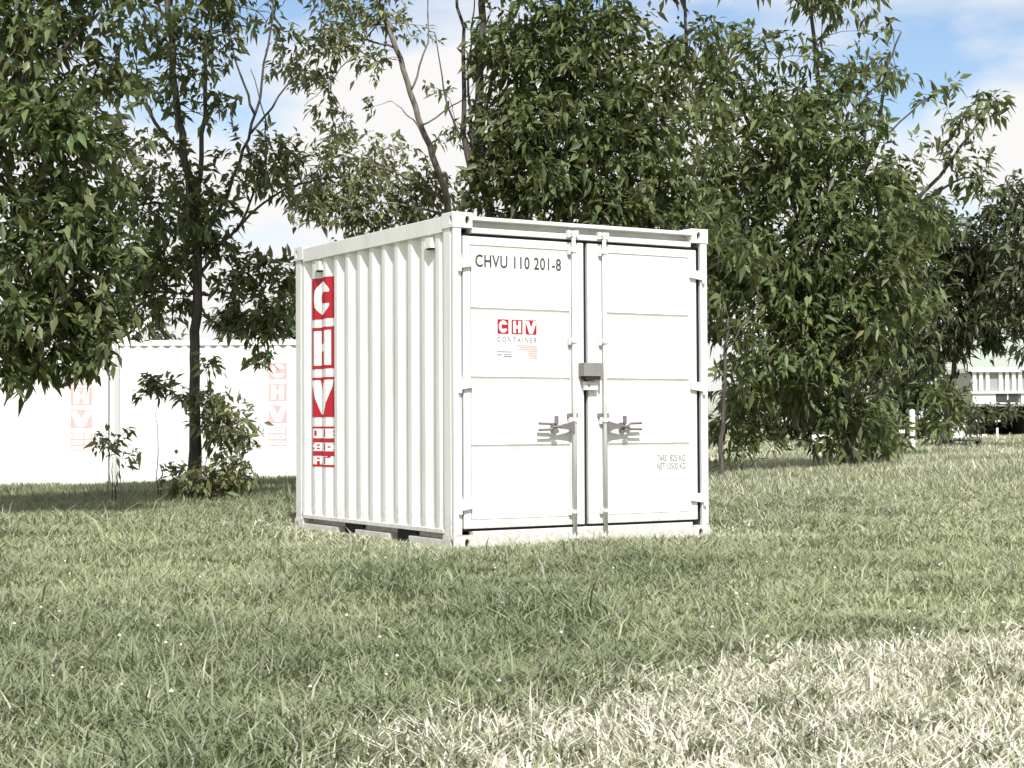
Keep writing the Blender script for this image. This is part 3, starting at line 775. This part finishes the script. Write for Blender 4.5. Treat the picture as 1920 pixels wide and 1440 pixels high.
def tree(name, label, group, Y, trunk, r0, limbs, blobs, leaf=(.18, .27, .25), k=7, droop=.28, mat='leaf', bk='bark', singles=0, cat='tree', twigs=5, tint_var=.5, r_top=None):
    """trunk, limbs: pixel polylines (u, v[, dY]) at distance Y. blobs: (u, v, dY, r_px, sprays per unit)"""
    P = lambda q: at(q[0], q[1], Y + (q[2] if len(q) > 2 else 0))
    base = P(trunk[0]); base.z = ground_z(base.x, base.y) - .03
    root = empty(name, base, 0, label=label, cat=cat, group=group)
    T = [base] + [P(q) for q in trunk[1:]]
    cp = curve_pts(T); n = len(cp)
    rt = r_top if r_top else r0 * .45
    rad = [r0 * (1 + .5 * max(0, 1 - i / (n * .12))) * (1 - i / (n - 1)) + rt * (i / (n - 1)) for i in range(n)]
    MB().tube([p - base for p in cp], rad, 10).build('trunk', M[bk], root, True, fix=False)
    nodes = cp[int(n * .45):]
    limb_pts = []
    for lb in limbs:
        lp = curve_pts([P(q) for q in lb[0]], wob=.05); m = len(lp)
        rr = [lb[1] * (1 - .75 * i / (m - 1)) for i in range(m)]
        MB().tube([p - base for p in lp], rr, 7).build('limb', M[bk], root, True, fix=False)
        limb_pts += lp[m // 3:]
    pool = np.array([p[:] for p in nodes + limb_pts])
    Bs, Ds, Ns, Ls, Ws = [], [], [], [], []
    for b in blobs:
        tw = MB()
        u, v, dY, rp, dens = b[:5]
        c = np.array(at(u, v, Y + dY)[:]); rm = rp / FPX * (Y + dY)
        rad3 = np.array([rm, rm * (b[5] if len(b) > 5 else 1.0), rm * (b[6] if len(b) > 6 else .9)])
        ns = max(3, int(dens * 165 * rm ** 2 * (0.225 / (.5 * (leaf[0] + leaf[1]))) ** 2))
        if v < -150: ns = int(ns * 1.9)  # crowns out of view thickened to deepen their shadow on the grass
        # sprays gather in tufts, with gaps between them
        nt = max(2, int(ns / (11 if v > -150 else 6))); tc_, to_ = sprays_in(c, rad3, nt); pick = rng.integers(0, nt, ns)
        sg = min(.58 * (leaf[0] + leaf[1]), .38 * rm) * (1 + .25 * rng.random(nt))
        off = rng.normal(size=(ns, 3)) * sg[pick][:, None] * np.array([1, 1, .75])
        p = tc_[pick] + off; o = norm(to_[pick] * .6 + norm(off) * .7 + rng.normal(0, .25, (ns, 3)))
        gz = tz(p[:, 0], p[:, 1]) + .06; p[:, 2] = np.maximum(p[:, 2], gz)
        B, D, N_, l, w = leaves_from(p, o, k, leaf[0], leaf[1], leaf[2], droop)
        Bs.append(B); Ds.append(D); Ns.append(N_); Ls.append(l); Ws.append(w)
        # bough from the nearest wood to the blob, then twigs out to the sprays
        j = np.argmin(np.sum((pool - c) ** 2 * np.array([1, 1, 1.0]), 1)); q = Vector(pool[j]); cv = Vector(c)
        ln = (cv - q).length
        if ln > .15:
            mid = q.lerp(cv, .5) + Vector((rng.normal(0, .08), rng.normal(0, .08), .10)) * ln
            tw.tube([x - base for x in curve_pts([q, mid, cv], 3, .02)], [max(.007, .018 * min(2, ln)) * (1 - .6 * t / 6) for t in range(7)], 5)
        for s_ in range(min(twigs + ns // 30, ns)):
            e = Vector(p[s_]); mm = cv.lerp(e, .5) + Vector((0, 0, .06 * (e - cv).length))
            tw.tube([cv - base, mm - base, e - base], [.009, .006, .0035], 4, False)
        if tw.v: tw.build('branch', M[bk], root, True, fix=False)
    B, D, N_, l, w = (np.concatenate(a) for a in (Bs, Ds, Ns, Ls, Ws))
    if singles:
        u, v = to_px(B + D * l[:, None] * .5); ok = (u > 0) & (u < 1920) & (v > 0) & (v < 1440)
        dist = np.linalg.norm(B - CAMP, axis=1); dist[~ok] = 1e9
        # the ones that show largest: nearest and broadside to the camera
        view = norm(B - CAMP); face = np.abs(np.sum(N_ * view, 1)); fore = np.linalg.norm(np.cross(D, view), axis=1)
        score = l * fore * (.3 + face) / dist; score[~ok] = -1
        idx = np.argsort(-score)[:singles]
        for q in idx:
            d = Vector(D[q]); nn = Vector(N_[q]); s_ = nn.cross(d)
            o = bpy.data.objects.new('leaf', LEAF_ME[int(q) % 3]); col.objects.link(o); o.parent = root
            ll = float(l[q]); p = Vector(B[q]) - base
            mat4 = Matrix(((d.x * ll, s_.x * ll, nn.x * ll, p.x), (d.y * ll, s_.y * ll, nn.y * ll, p.y), (d.z * ll, s_.z * ll, nn.z * ll, p.z), (0, 0, 0, 1)))
            o.matrix_basis = mat4
        keep = np.ones(len(B), bool); keep[idx] = False
        B, D, N_, l, w = B[keep], D[keep], N_[keep], l[keep], w[keep]
    V, F = leaf_mesh(B - np.array(base[:]), D, N_, l, w)
    tn = rng.uniform(1 - tint_var, 1 + tint_var, (len(B), 1)) * np.array([1, 1, 1]) * (1 + rng.normal(0, .06, (len(B), 3)) * np.array([1.4, .6, 1]))
    raw_mesh('crown', V, F, np.repeat(np.clip(tn, .2, 2), 5, 0), M[mat], root)['kind'] = 'stuff'
    return root

# 1 big leafy tree, trunk outside the left edge
tree('broadleaf_tree', 'big leafy tree at far left whose boughs hang down in front of the white containers', 'trees round the container', 16.5,
     [(-170, 960), (-165, 700), (-150, 450), (-130, 200), (-110, -60)], .16,
     [([(-155, 520), (-60, 400), (60, 380), (170, 420)], .05), ([(-145, 360), (-20, 200), (90, 120), (190, 20)], .06), ([(-140, 300), (-60, 60), (40, -120)], .06),
      ([(-160, 620), (-60, 540), (60, 540), (180, 590)], .045), ([(-130, 200), (-220, 0), (-260, -200)], .06), ([(-125, 100), (60, -290), (260, -560), (480, -700), (640, -760)], .07), ([(-110, -60), (0, -420), (120, -640), (200, -820)], .07)],
     [(60, 70, 0, 130, 0.80), (170, 40, .4, 110, 0.56), (190, 150, .3, 80, 0.64), (40, 230, -.2, 140, 0.88), (150, 260, -.3, 95, 0.96), (-80, 100, 0, 190, 0.72), (-90, 330, .2, 190, 0.72),
      (30, 400, .1, 130, 0.80), (150, 420, -.2, 85, 1.04), (215, 480, 0, 55, 1.1), (90, 520, 0, 120, 1.2), (190, 560, .2, 65, 1.2), (20, 620, -.2, 95, 1.2), (110, 640, .1, 75, 1.2), (180, 660, 0, 50, 1.1),
      (60, 690, .1, 38, .9), (-120, 560, 0, 170, .8), (230, 250, .5, 45, 0.48), (-40, -170, .3, 200, .6), (130, -160, .3, 170, .6), (-150, -200, 0, 200, .6), (30, -380, .3, 200, .5), (225, 590, -.1, 28, .8), (-110, -400, 0, 200, .5), (60, -620, .3, 300, .8), (250, -420, .5, 220, .8), (-140, -760, 0, 300, .8), (180, -860, .5, 260, .8), (330, -640, .8, 220, .8), (20, -1050, .3, 260, .4), (480, -730, .3, 200, .8), (620, -770, .4, 180, .8), (330, -860, .2, 200, .8), (90, -260, .4, 150, .8), (150, -330, -.6, 150, .8)],  # high blobs out of view added to shade the grass behind
     leaf=(.11, .20, .40), singles=300)
# 2 slim tree with bare lower trunk
tree('broadleaf_tree', 'slim dark-trunked tree standing before the white containers, left of the near container', 'trees round the container', 22,
     [(366, 930), (364, 760), (368, 620), (370, 500), (352, 330), (332, 200), (318, 40), (310, -90)], .078,
     [([(370, 510), (372, 360), (386, 180), (398, 0), (404, -90)], .045), ([(369, 520), (430, 440), (540, 352), (650, 330)], .028), ([(371, 470), (440, 330), (478, 210), (505, 60), (515, -60)], .03),
      ([(368, 560), (420, 545), (500, 560)], .03), ([(362, 420), (300, 380), (250, 390)], .035), ([(345, 300), (280, 210), (250, 110)], .035), ([(440, 435), (470, 380), (500, 250), (470, 130)], .022),
      ([(470, 250), (540, 160), (600, 90)], .02), ([(478, 215), (440, 110), (420, 20)], .02)],
     [(340, 130, 0, 65, 0.56), (385, 60, .2, 75, 0.56), (290, 50, 0, 80, 0.43), (330, 320, .1, 70, 0.43), (280, 400, -.2, 85, 1.0), (390, 400, .1, 55, .9), (395, 490, 0, 45, .9), (300, 490, .2, 75, 1.0),
      (365, 210, 0, 50, 0.50), (270, 290, .2, 60, 0.43), (485, 300, -.2, 55, 0.93), (520, 320, 0, 45, 0.74), (500, 530, 0, 55, 1.3), (490, 620, 0, 45, 1.2), (455, 590, .2, 38, .9), (530, 590, -.1, 35, 1.0), (500, 670, 0, 24, .9),
      (440, 505, 0, 40, .7), (480, 20, .2, 50, 0.31), (300, -80, 0, 100, 0.37), (400, -90, 0, 110, 0.37), (230, 180, .3, 50, 0.37), (555, 350, 0, 40, 0.31), (345, 560, 0, 36, .7), (290, 570, .1, 50, .7), (430, 200, .1, 26, 0.25), (250, 540, .1, 50, 1), (300, -240, 0, 150, .8), (440, -260, .2, 150, .8), (200, -330, .3, 150, .8), (350, -440, 0, 180, .8), (500, -420, .3, 150, .8), (260, -600, .2, 160, .5), (430, -640, 0, 170, .45), (560, -180, .3, 110, .4)],
     leaf=(.11, .20, .40), singles=300)
# 3 olive, thin-crowned tree leaning left behind the container
tree('broadleaf_tree', 'thin olive-green tree leaning left, with pale bare branches, behind the container', 'trees round the container', 24.5,
     [(858, 900), (850, 560), (840, 390), (818, 310), (785, 220), (750, 110), (712, 10), (690, -70)], .065,
     [([(800, 260), (765, 215), (735, 190)], 0.0163), ([(770, 170), (800, 80), (805, -40)], 0.0195), ([(835, 380), (760, 330), (680, 300), (600, 260)], 0.0260), ([(790, 235), (860, 190), (900, 150)], 0.0143),
      ([(840, 400), (720, 380), (620, 390)], 0.0228), ([(740, 90), (660, 60), (590, 20)], 0.0195), ([(720, 30), (640, 130), (570, 200)], 0.0130)],
     [(600, 310, 0, 70, 0.56), (700, 330, 0, 80, 0.70), (770, 345, .1, 60, 0.70), (660, 250, .2, 45, 0.35), (600, 60, 0, 85, 0.42), (690, 50, .1, 75, 0.49), (560, 130, .2, 55, 0.35), (725, 110, 0, 45, 0.42), (560, 380, 0, 45, 0.42),
      (640, 395, .2, 65, 0.63), (620, 170, 0, 50, 0.28), (800, 420, .3, 70, .9), (700, 430, .3, 70, .8), (640, -80, 0, 120, 0.35), (740, -90, 0, 90, 0.28), (700, 200, .1, 22, 0.21), (860, 240, .3, 40, 0.35), (830, 170, .2, 25, 0.24)],
     leaf=(.10, .17, .40), mat='leaf_olive', bk='bark_pale', droop=.3)
# 4 dense dark tree behind the container
tree('broadleaf_tree', 'tall dense dark-green tree with upright stems directly behind the container', 'trees round the container', 21,
     [(950, 940), (940, 620), (925, 420), (905, 320), (900, 180), (905, 10), (910, -160)], .085,
     [([(918, 370), (875, 285), (868, 90), (850, -80)], .05), ([(935, 440), (1010, 300), (1040, 120), (1060, -120)], .06), ([(930, 430), (1090, 330), (1200, 240), (1290, 120)], .05), ([(940, 480), (1080, 410), (1220, 390)], .045), ([(905, 340), (885, 250), (880, 150), (890, 0)], .03),
      ([(895, 300), (840, 200), (815, 60)], .02)],
     [(1000, 80, 0, 105, 1.2), (1100, 60, 0, 105, 1.2), (965, 210, -.2, 85, 1.3), (1075, 200, 0, 105, 1.3), (1180, 160, 0, 90, 1.2), (1000, 320, -.2, 90, 1.3), (1110, 310, 0, 95, 1.3), (1215, 270, 0, 85, 1.2), (1040, 395, 0, 70, 1.3),
      (1150, 395, 0, 75, 1.3), (1240, 370, .1, 80, 1.2), (920, 390, -.1, 55, 1.1), (945, 110, 0, 55, 1.0), (1250, 90, .1, 85, 0.33), (1330, 50, .2, 80, 0.25), (1050, -120, 0, 150, .7), (930, -60, 0, 70, .5), (1190, -90, 0, 130, 0.33), (1300, -80, 0, 110, 0.22),
      (1300, 220, .2, 60, .9), (950, 300, 0, 55, 1.2), (880, 340, .1, 35, .9), (1000, 470, .4, 90, .8), (1160, 480, .4, 100, .8), (895, 210, .3, 30, .5), (1290, 440, .3, 60, .9), (1120, -300, 0, 150, .5), (1320, -260, .3, 160, .5), (1220, -460, .2, 170, .5), (1420, -420, .5, 160, .5), (980, -420, 0, 170, .5)],
     leaf=(.10, .19, .40), singles=300)
# 5 big drooping tree on the right
tree('broadleaf_tree', 'broad tree right of the container with big drooping leaves down to the grass', 'trees round the container', 27.5,
     [(1590, 876), (1588, 780), (1580, 640), (1570, 480), (1555, 340), (1538, 190), (1520, 20)], .10,
     [([(1580, 620), (1480, 540), (1400, 540), (1340, 470)], .07), ([(1578, 560), (1660, 440), (1760, 330), (1850, 210)], .06), ([(1560, 420), (1450, 300), (1380, 190)], .07), ([(1565, 420), (1640, 280), (1660, 140), (1690, 60)], .05), ([(1585, 700), (1480, 660), (1400, 670)], .05),
      ([(1585, 690), (1660, 640), (1700, 640)], .045), ([(1587, 770), (1540, 770), (1500, 760)], .03), ([(1690, 410), (1790, 340), (1860, 340)], .03), ([(1640, 270), (1720, 200), (1760, 170)], .02)],
     [(1380, 190, 0, 85, 1.1), (1460, 110, 0, 75, 0.40), (1540, 70, .2, 75, 0.40), (1600, 200, 0, 80, .9), (1450, 290, -.2, 105, 1.3), (1560, 310, -.2, 105, 1.2), (1640, 390, -.2, 80, 1.2), (1690, 320, 0, 60, .9), (1330, 320, 0, 80, 1.2), (1400, 420, -.4, 100, 1.4),
      (1520, 460, -.5, 115, 1.4), (1410, 550, -.2, 90, 1.3), (1600, 540, -.5, 95, 1.3), (1500, 640, -.6, 95, 1.3), (1410, 680, -.8, 62, 1.3), (1610, 650, -.4, 85, 1.3), (1560, 740, -.4, 75, 1.3), (1625, 790, -.3, 58, 1.2), (1500, 740, .2, 55, 1.2), (1680, 500, -.3, 65, 1.1), (1680, 590, -.4, 60, 1.1),
      (1790, 235, 0, 36, .8), (1855, 195, 0, 34, .8), (1760, 300, .1, 30, .6), (1825, 325, 0, 38, .8), (1680, 130, .1, 30, .5), (1660, 55, .1, 28, 0.25), (1740, 190, .2, 18, .4), (1790, 170, .2, 12, .4), (1740, 390, 0, 45, .9), (1860, 180, 0, 22, .6), (1500, 190, .1, 60, .8), (1360, 110, .1, 60, 0.30),
      (1500, -60, 0, 120, 0.25), (1400, -60, 0, 110, 0.25), (1600, -60, 0, 90, 0.20), (1520, 560, .4, 90, 1.0), (1640, 840, .1, 26, .9), (1570, 835, -.6, 32, .9), (1600, 850, -.7, 22, .9), (1340, 590, .2, 45, .9), (1370, 480, .1, 60, 1)],
     leaf=(.14, .27, .36), singles=300, droop=.42, r_top=.03)
# 6 slim stem at the container's right edge
tree('broadleaf_tree', 'slender pale-barked tree close against the right edge of the container', 'trees round the container', 25,
     [(1351, 884), (1354, 800), (1358, 720), (1361, 650), (1366, 600)], .038, [([(1360, 660), (1400, 600), (1430, 560)], .02)],
     [(1350, 560, .3, 35, 1.2), (1370, 480, .3, 50, 1.0), (1375, 600, .3, 35, 1.0), (1352, 680, .2, 18, 1.0), (1380, 690, .3, 30, .9)], leaf=(.16, .26, .36), r_top=.02)
# 7, 8 finer trees beyond on the right
tree('broadleaf_tree', 'fine-leaved dark tree standing beyond the drooping tree on the right', 'trees farther off', 42,
     [(1768, 838), (1780, 740), (1797, 640), (1800, 520)], .09, [([(1800, 640), (1740, 560), (1700, 500)], .05), ([(1801, 600), (1860, 540), (1890, 500)], .05)],
     [(1720, 440, 0, 75, 1.9), (1780, 470, 0, 70, 1.9), (1850, 540, 0, 75, 1.9), (1700, 540, 0, 75, 1.9), (1770, 570, -.3, 85, 1.9), (1870, 600, 0, 50, 1.8), (1820, 620, 0, 45, 1.8), (1730, 640, 0, 60, 1.8), (1870, 470, .2, 40, 1.4), (1680, 640, .4, 60, 1.8), (1790, 650, 0, 30, 1.5), (1760, 425, 0, 40, 1.6), (1640, 560, 1, 70, 1.5), (1600, 650, 1, 70, 1.5)],
     leaf=(.22, .36, .3), mat='leaf_far', k=6)
tree('broadleaf_tree', 'dark tree cut off by the right edge of the photo', 'trees farther off', 40,
     [(1990, 840), (1985, 700), (1975, 560), (1965, 420)], .13, [([(1978, 600), (1930, 560), (1900, 540)], .05), ([(1970, 500), (1920, 430), (1890, 400)], .05)],
     [(1905, 400, 0, 45, 1.9), (1960, 400, 0, 85, 1.4), (1895, 480, 0, 40, 1.9), (1940, 520, 0, 70, 1.7), (1900, 580, 0, 50, 1.9), (1950, 620, 0, 60, 1.4), (1915, 350, 0, 30, 1.5), (2030, 500, 0, 90, .8), (1885, 530, -.2, 35, 1)],
     leaf=(.22, .34, .3), mat='leaf_far', k=6)
# far trees closing the view
for (lab, u, v0, Y, bl) in [
        ('low rounded treetop far off above the container roofs at left', 235, 860, 62, [(235, 632, 0, 32, 1.1), (190, 640, 0, 34, 1.0), (285, 645, 0, 32, 1.0), (240, 670, 0, 60, .8), (150, 660, .5, 40, .8)]),
        ('far dark tree seen between the slender trunk and the drooping tree', 1450, 825, 56, [(1450, 730, 0, 50, 1.1), (1500, 760, 0, 50, 1.1), (1400, 745, 0, 42, 1.1), (1540, 740, 0, 50, 1.0), (1440, 790, 0, 40, 1.1), (1385, 790, .2, 40, 1.1), (1520, 800, 0, 30, 1.0)]),
        ('far dark tree behind the white marker post', 1690, 822, 56, [(1680, 690, 0, 50, 1.1), (1720, 730, 0, 50, 1.1), (1650, 750, 0, 55, 1.1), (1760, 740, 0, 45, 1.1), (1700, 785, 0, 40, 1.1), (1600, 760, 0, 50, 1.0), (1770, 780, 0, 30, 1.0), (1740, 690, 0, 40, 1.0)]),
        ('far leafy tree glimpsed left of the near container behind the white containers', 470, 860, 60, [(440, 620, 0, 40, .9), (520, 600, 0, 50, 1.0), (560, 640, 0, 50, .9), (600, 560, 0, 50, .9)])]:
    tree('far_tree', lab, 'far trees', Y, [(u, v0), (u, v0 - 60), (u + 6, v0 - 120)], .16, [], bl, leaf=(.3, .5, .36), k=6, mat='leaf_far', twigs=2)

# ------------------------------------------------------------------ broad-leaved weeds in the grass
def build_weeds():
    x, y = scatter(5.6, 13, .6, 4.5)
    keep = vnoise(x, y, 1.1, 41) > .42; x, y = x[keep], y[keep]; n = len(x); k = 7
    P = np.repeat(np.stack([x, y, tz(x, y) + .02], 1), k, 0); m = n * k
    a = rng.uniform(0, 2 * np.pi, m); d = norm(np.stack([np.cos(a), np.sin(a), rng.uniform(.25, 1.0, m)], 1))
    nn = np.array([0, 0, 1.0]) + rng.normal(0, .2, (m, 3)); nn = norm(nn - d * np.sum(nn * d, 1, keepdims=True))
    l = rng.uniform(.04, .105, m); V, F = leaf_mesh(P, d, nn, l, l * .42)
    c = np.repeat(rng.uniform(.75, 1.25, (n, 1)), k, 0) * np.array([.19, .22, .12]) * rng.uniform(.85, 1.15, (m, 1))
    o = raw_mesh('weeds', V, F, np.repeat(c, 5, 0), M['grass']); tag(o, 'low broad-leaved weeds scattered through the grass', 'weeds', kind='stuff')
build_weeds()

# ------------------------------------------------------------------ shrubs
def shrub(label, Y, u, v, blobs, stems=4, **kw):
    t = [(u, v), (u + 2, v - 30), (u + 4, v - 60)]
    kw.setdefault('leaf', (.11, .19, .34)); kw.setdefault('k', 6); kw.setdefault('mat', 'leaf_olive')
    lim = [([(u + rng.normal(0, 6), v), (b[0], (v + b[1]) / 2), (b[0], b[1])], .008) for b in blobs[:stems]]
    return tree('shrub', label, 'shrubs', Y, t, .012, lim, blobs, cat='shrub', **kw)
shrub('leafy suckers sprouting round the foot of the slim dark trunk', 21.6, 385, 935,
      [(390, 745, 0, 34, 1.36), (430, 800, 0, 50, 1.19), (450, 860, 0, 42, 1.19), (395, 830, .1, 36, 0.85), (350, 745, 0, 24, 1.36), (385, 690, 0, 20, 1.19), (340, 905, 0, 24, 1.53), (400, 910, 0, 34, 1.53), (365, 900, -.1, 40, 1.70), (430, 915, 0, 26, 1.02), (470, 830, 0, 26, 1.36), (330, 720, 0, 16, 1.02)], leaf=(.10, .17, .36))
shrub('small dark clump of leaves on a thin stem before the white containers', 22.5, 300, 930, [(295, 715, 0, 24, 1.6), (275, 730, 0, 14, 1.2), (312, 735, 0, 14, 1.2)], stems=1, leaf=(.10, .17, .36), mat='leaf')
shrub('lone thin sapling with one tuft of leaves before the white containers', 21, 216, 945, [(212, 835, 0, 26, .8), (232, 850, 0, 16, .7), (190, 838, 0, 12, .6)], stems=1, leaf=(.13, .2, .32))
shrub('dark bush at the foot of the slender trunk right of the container', 27, 1395, 880, [(1385, 790, 0, 42, 1.2), (1420, 770, 0, 40, 1.1), (1390, 845, 0, 32, 1.3), (1440, 820, 0, 34, 1.0), (1370, 740, .1, 34, 1.0)], mat='leaf', leaf=(.16, .26, .3))
shrub('low bush left of the white marker post', 34, 1650, 846, [(1650, 800, 0, 36, 1.1), (1680, 815, 0, 28, 1.0), (1620, 800, 0, 30, 1.0)], mat='leaf', leaf=(.16, .26, .3))
shrub('bush with big pointed leaves right of the white marker post', 40, 1755, 836, [(1750, 770, 0, 38, 1.2), (1765, 740, 0, 24, 1.0), (1745, 810, 0, 22, 1.2), (1735, 735, 0, 26, 1.1)], mat='leaf', leaf=(.22, .36, .32))
shrub('soft grey-green bush in front of the far white building', 52, 1835, 812, [(1835, 772, 0, 26, 1.3), (1815, 790, 0, 20, 1.2), (1860, 785, 0, 20, 1.2), (1895, 775, 0, 22, 1.1)], mat='leaf_far', leaf=(.16, .26, .34))

# ------------------------------------------------------------------ small things far right
def marker_post():
    p = at(1711, 838, 38); zg = ground_z(p.x, p.y)
    r = empty('marker_post', (p.x, p.y, zg), 0, label='white marker post standing in front of the dark bushes at right', cat='post')
    s = 38 / FPX
    MB().tube([(0, 0, -.1), (0, 0, 78 * s)], .065, 10).build('post', M['white_far'], r)
    MB().tube([(0, 0, 78 * s), (0, 0, 81 * s)], [.065, .02], 10).build('cap', M['white_far'], r)
    MB().box(-.45, -.18, -.03, .03, 36 * s, 43 * s, .004).build('arm_board', M['white_far'], r)
    MB().box(-.18, -.05, -.015, .015, 38 * s, 40 * s).build('arm', M['dark_wood'], r)
    MB().tube([(0, 0, 26 * s), (0, 0, 31 * s)], .069, 10).build('dark_band', M['dark_wood'], r)
    MB().tube([(0, 0, 42 * s), (0, 0, 48 * s)], .069, 10).build('dark_band', M['dark_wood'], r)
marker_post()

def white_stool():
    p = at(1548, 853, 34); zg = ground_z(p.x, p.y)
    r = empty('garden_chair', (p.x, p.y, zg), .2, label='small white garden chair half hidden by the drooping tree', cat='chair')
    m = M['white_far']
    MB().box(-.22, .22, -.2, .2, .2, .24, .006).build('seat', m, r)
    for sx in (-1, 1):
        for sy in (-1, 1): MB().box(sx * .2 - .022, sx * .2 + .022, sy * .18 - .022, sy * .18 + .022, -.02, .2).build('leg', m, r)
        MB().box(sx * .2 - .02, sx * .2 + .02, .17, .21, .24, .5).build('back_post', m, r)
    for z in (.33, .44): MB().box(-.2, .2, .175, .2, z, z + .06, .004).build('back_slat', m, r)
white_stool()

def cone():
    p = at(1792, 806, 56); zg = ground_z(p.x, p.y)
    r = empty('traffic_cone', (p.x, p.y, zg), 0, label='faded orange cone on a pale block beside the right-hand bushes', cat='cone')
    s = 56 / FPX; b = at(1792, 799, 56).z - zg
    MB().box(-.2, .2, -.2, .2, -.05, b, .01).build('block', M['white_far'], r)
    MB().box(-.17, .17, -.17, .17, b + .002, b + .04, .008).build('foot', M['orange'], r)
    MB().tube([(0, 0, b + .04), (0, 0, b + .35), (0, 0, b + .72)], [.13, .085, .03], 12).build('body', M['orange'], r)
cone()

def bench():
    p = at(1810, 842, 40); zg = ground_z(p.x, p.y)
    r = empty('bench', (p.x, p.y, zg), -.08, label='low dark wooden bench on the grass below the cone', cat='bench')
    h = at(1810, 824, 40).z - zg
    for k in range(3): MB().box(-.36, .36, -.18 + k * .125, -.07 + k * .125, h - .045, h, .004).build('slat', M['dark_wood'], r)
    for x in (-.33, .33): MB().box(x - .03, x + .03, -.16, .16, -.03, h - .047).build('leg', M['dark_wood'], r)
bench()

def stake(u, v0, v1, Y, label, rad=.04):
    p = at(u, v0, Y); zg = ground_z(p.x, p.y); t = at(u + 1, v1, Y)
    r = empty('stake', (p.x, p.y, zg), 0, label=label, cat='stake', group='pale stakes by the bench')
    MB().tube([(0, 0, -.1), (t.x - p.x, 0, t.z - zg)], [rad, rad * .9], 8).build('shaft', M['white_far'], r)
    MB().tube([(t.x - p.x, 0, t.z - zg), (t.x - p.x, 0, t.z - zg + .04)], [rad * .9, rad * .2], 8).build('tip', M['white_far'], r)
stake(1807, 828, 781, 46, 'thin pale stake standing behind the low dark bench')
stake(1869, 818, 804, 50, 'short pale stake in the grass right of the bench')

def kerb():
    a, b = at(1812, 803, 60), at(1850, 795, 60)
    zg = ground_z(a.x, a.y)
    r = empty('board_edging', (a.x, a.y, zg), 0, label='pale board edging lying along the grass before the far building', cat='edging')
    MB().box(0, (b.x - a.x) * .5, -.03, .03, -.05, .16, .004).build('board', M['white_far'], r)
    MB().box((b.x - a.x) * .5 + .01, (b.x - a.x), -.03, .03, -.05, .20, .004).build('board', M['white_far'], r)
    for x in (.05, (b.x - a.x) * .5, (b.x - a.x) - .05): MB().box(x - .03, x + .03, .031, .08, -.1, .18).build('peg', M['dark_wood'], r)
kerb()

def far_building():
    Y = 68; p = at(1822, 800, Y); zg = ground_z(p.x, p.y)
    r = empty('site_building', (p.x, p.y, zg), 0, label='far white building with a ribbed upper band, cut off by the right edge', cat='building')
    m = M['white_far']; Z = lambda v: at(1860, v, Y).z - zg
    x1 = 9.0
    MB().box(0, x1, .05, 4, Z(760), Z(697)).build('wall', M['grey_wall'], r)
    MB().box(-.15, x1 + .1, -.18, 4.1, Z(698) + .002, Z(689), .01).build('fascia', m, r)
    k = 0; x = .05
    while x < x1:
        if k % 7 not in (3,): MB().box(x, x + .15, -.06, .048, Z(734), Z(698), .01).build('rib', m, r)
        x += .27; k += 1
    MB().box(-.05, x1, -.12, .049, Z(738), Z(734) - .002, .006).build('sill', m, r)
    for i in range(9):
        a = .05 + i * 1.0
        if i % 3 == 1: 
            w = MB().box(a, a + .9, -.02, .049, Z(756), Z(739)).build('window', M['glass'], r)
            MB().box(a - .03, a + .93, -.03, -.021, Z(757) , Z(755)).build('frame', m, w); MB().box(a + .42, a + .47, -.03, -.021, Z(755) + .002, Z(739)).build('frame', m, w)
        else: MB().box(a, a + .95, -.03, .049, Z(757), Z(739), .006).build('panel', m, r)
    MB().box(-.05, x1, -.15, 4, Z(762), Z(758), .004).build('floor_beam', M['grey_wall'], r)
    for a in (.3, 2.5, 4.8, 7, 8.8): MB().box(a - .12, a + .12, .3, 3.5, -.1, Z(762) - .002).build('pier', M['dark_wood'], r)
    MB().box(.1, 1.2, -.10, -.04, Z(792), Z(787), .004).build('skirting_rail', m, r)
    MB().box(2.2, 4.5, -.10, -.04, Z(792), Z(787), .004).build('skirting_rail', m, r)
    MB().box(.0, x1, 3.6, 3.7, -.1, Z(762) - .004).build('back_wall', M['dark_wood'], r)
far_building()
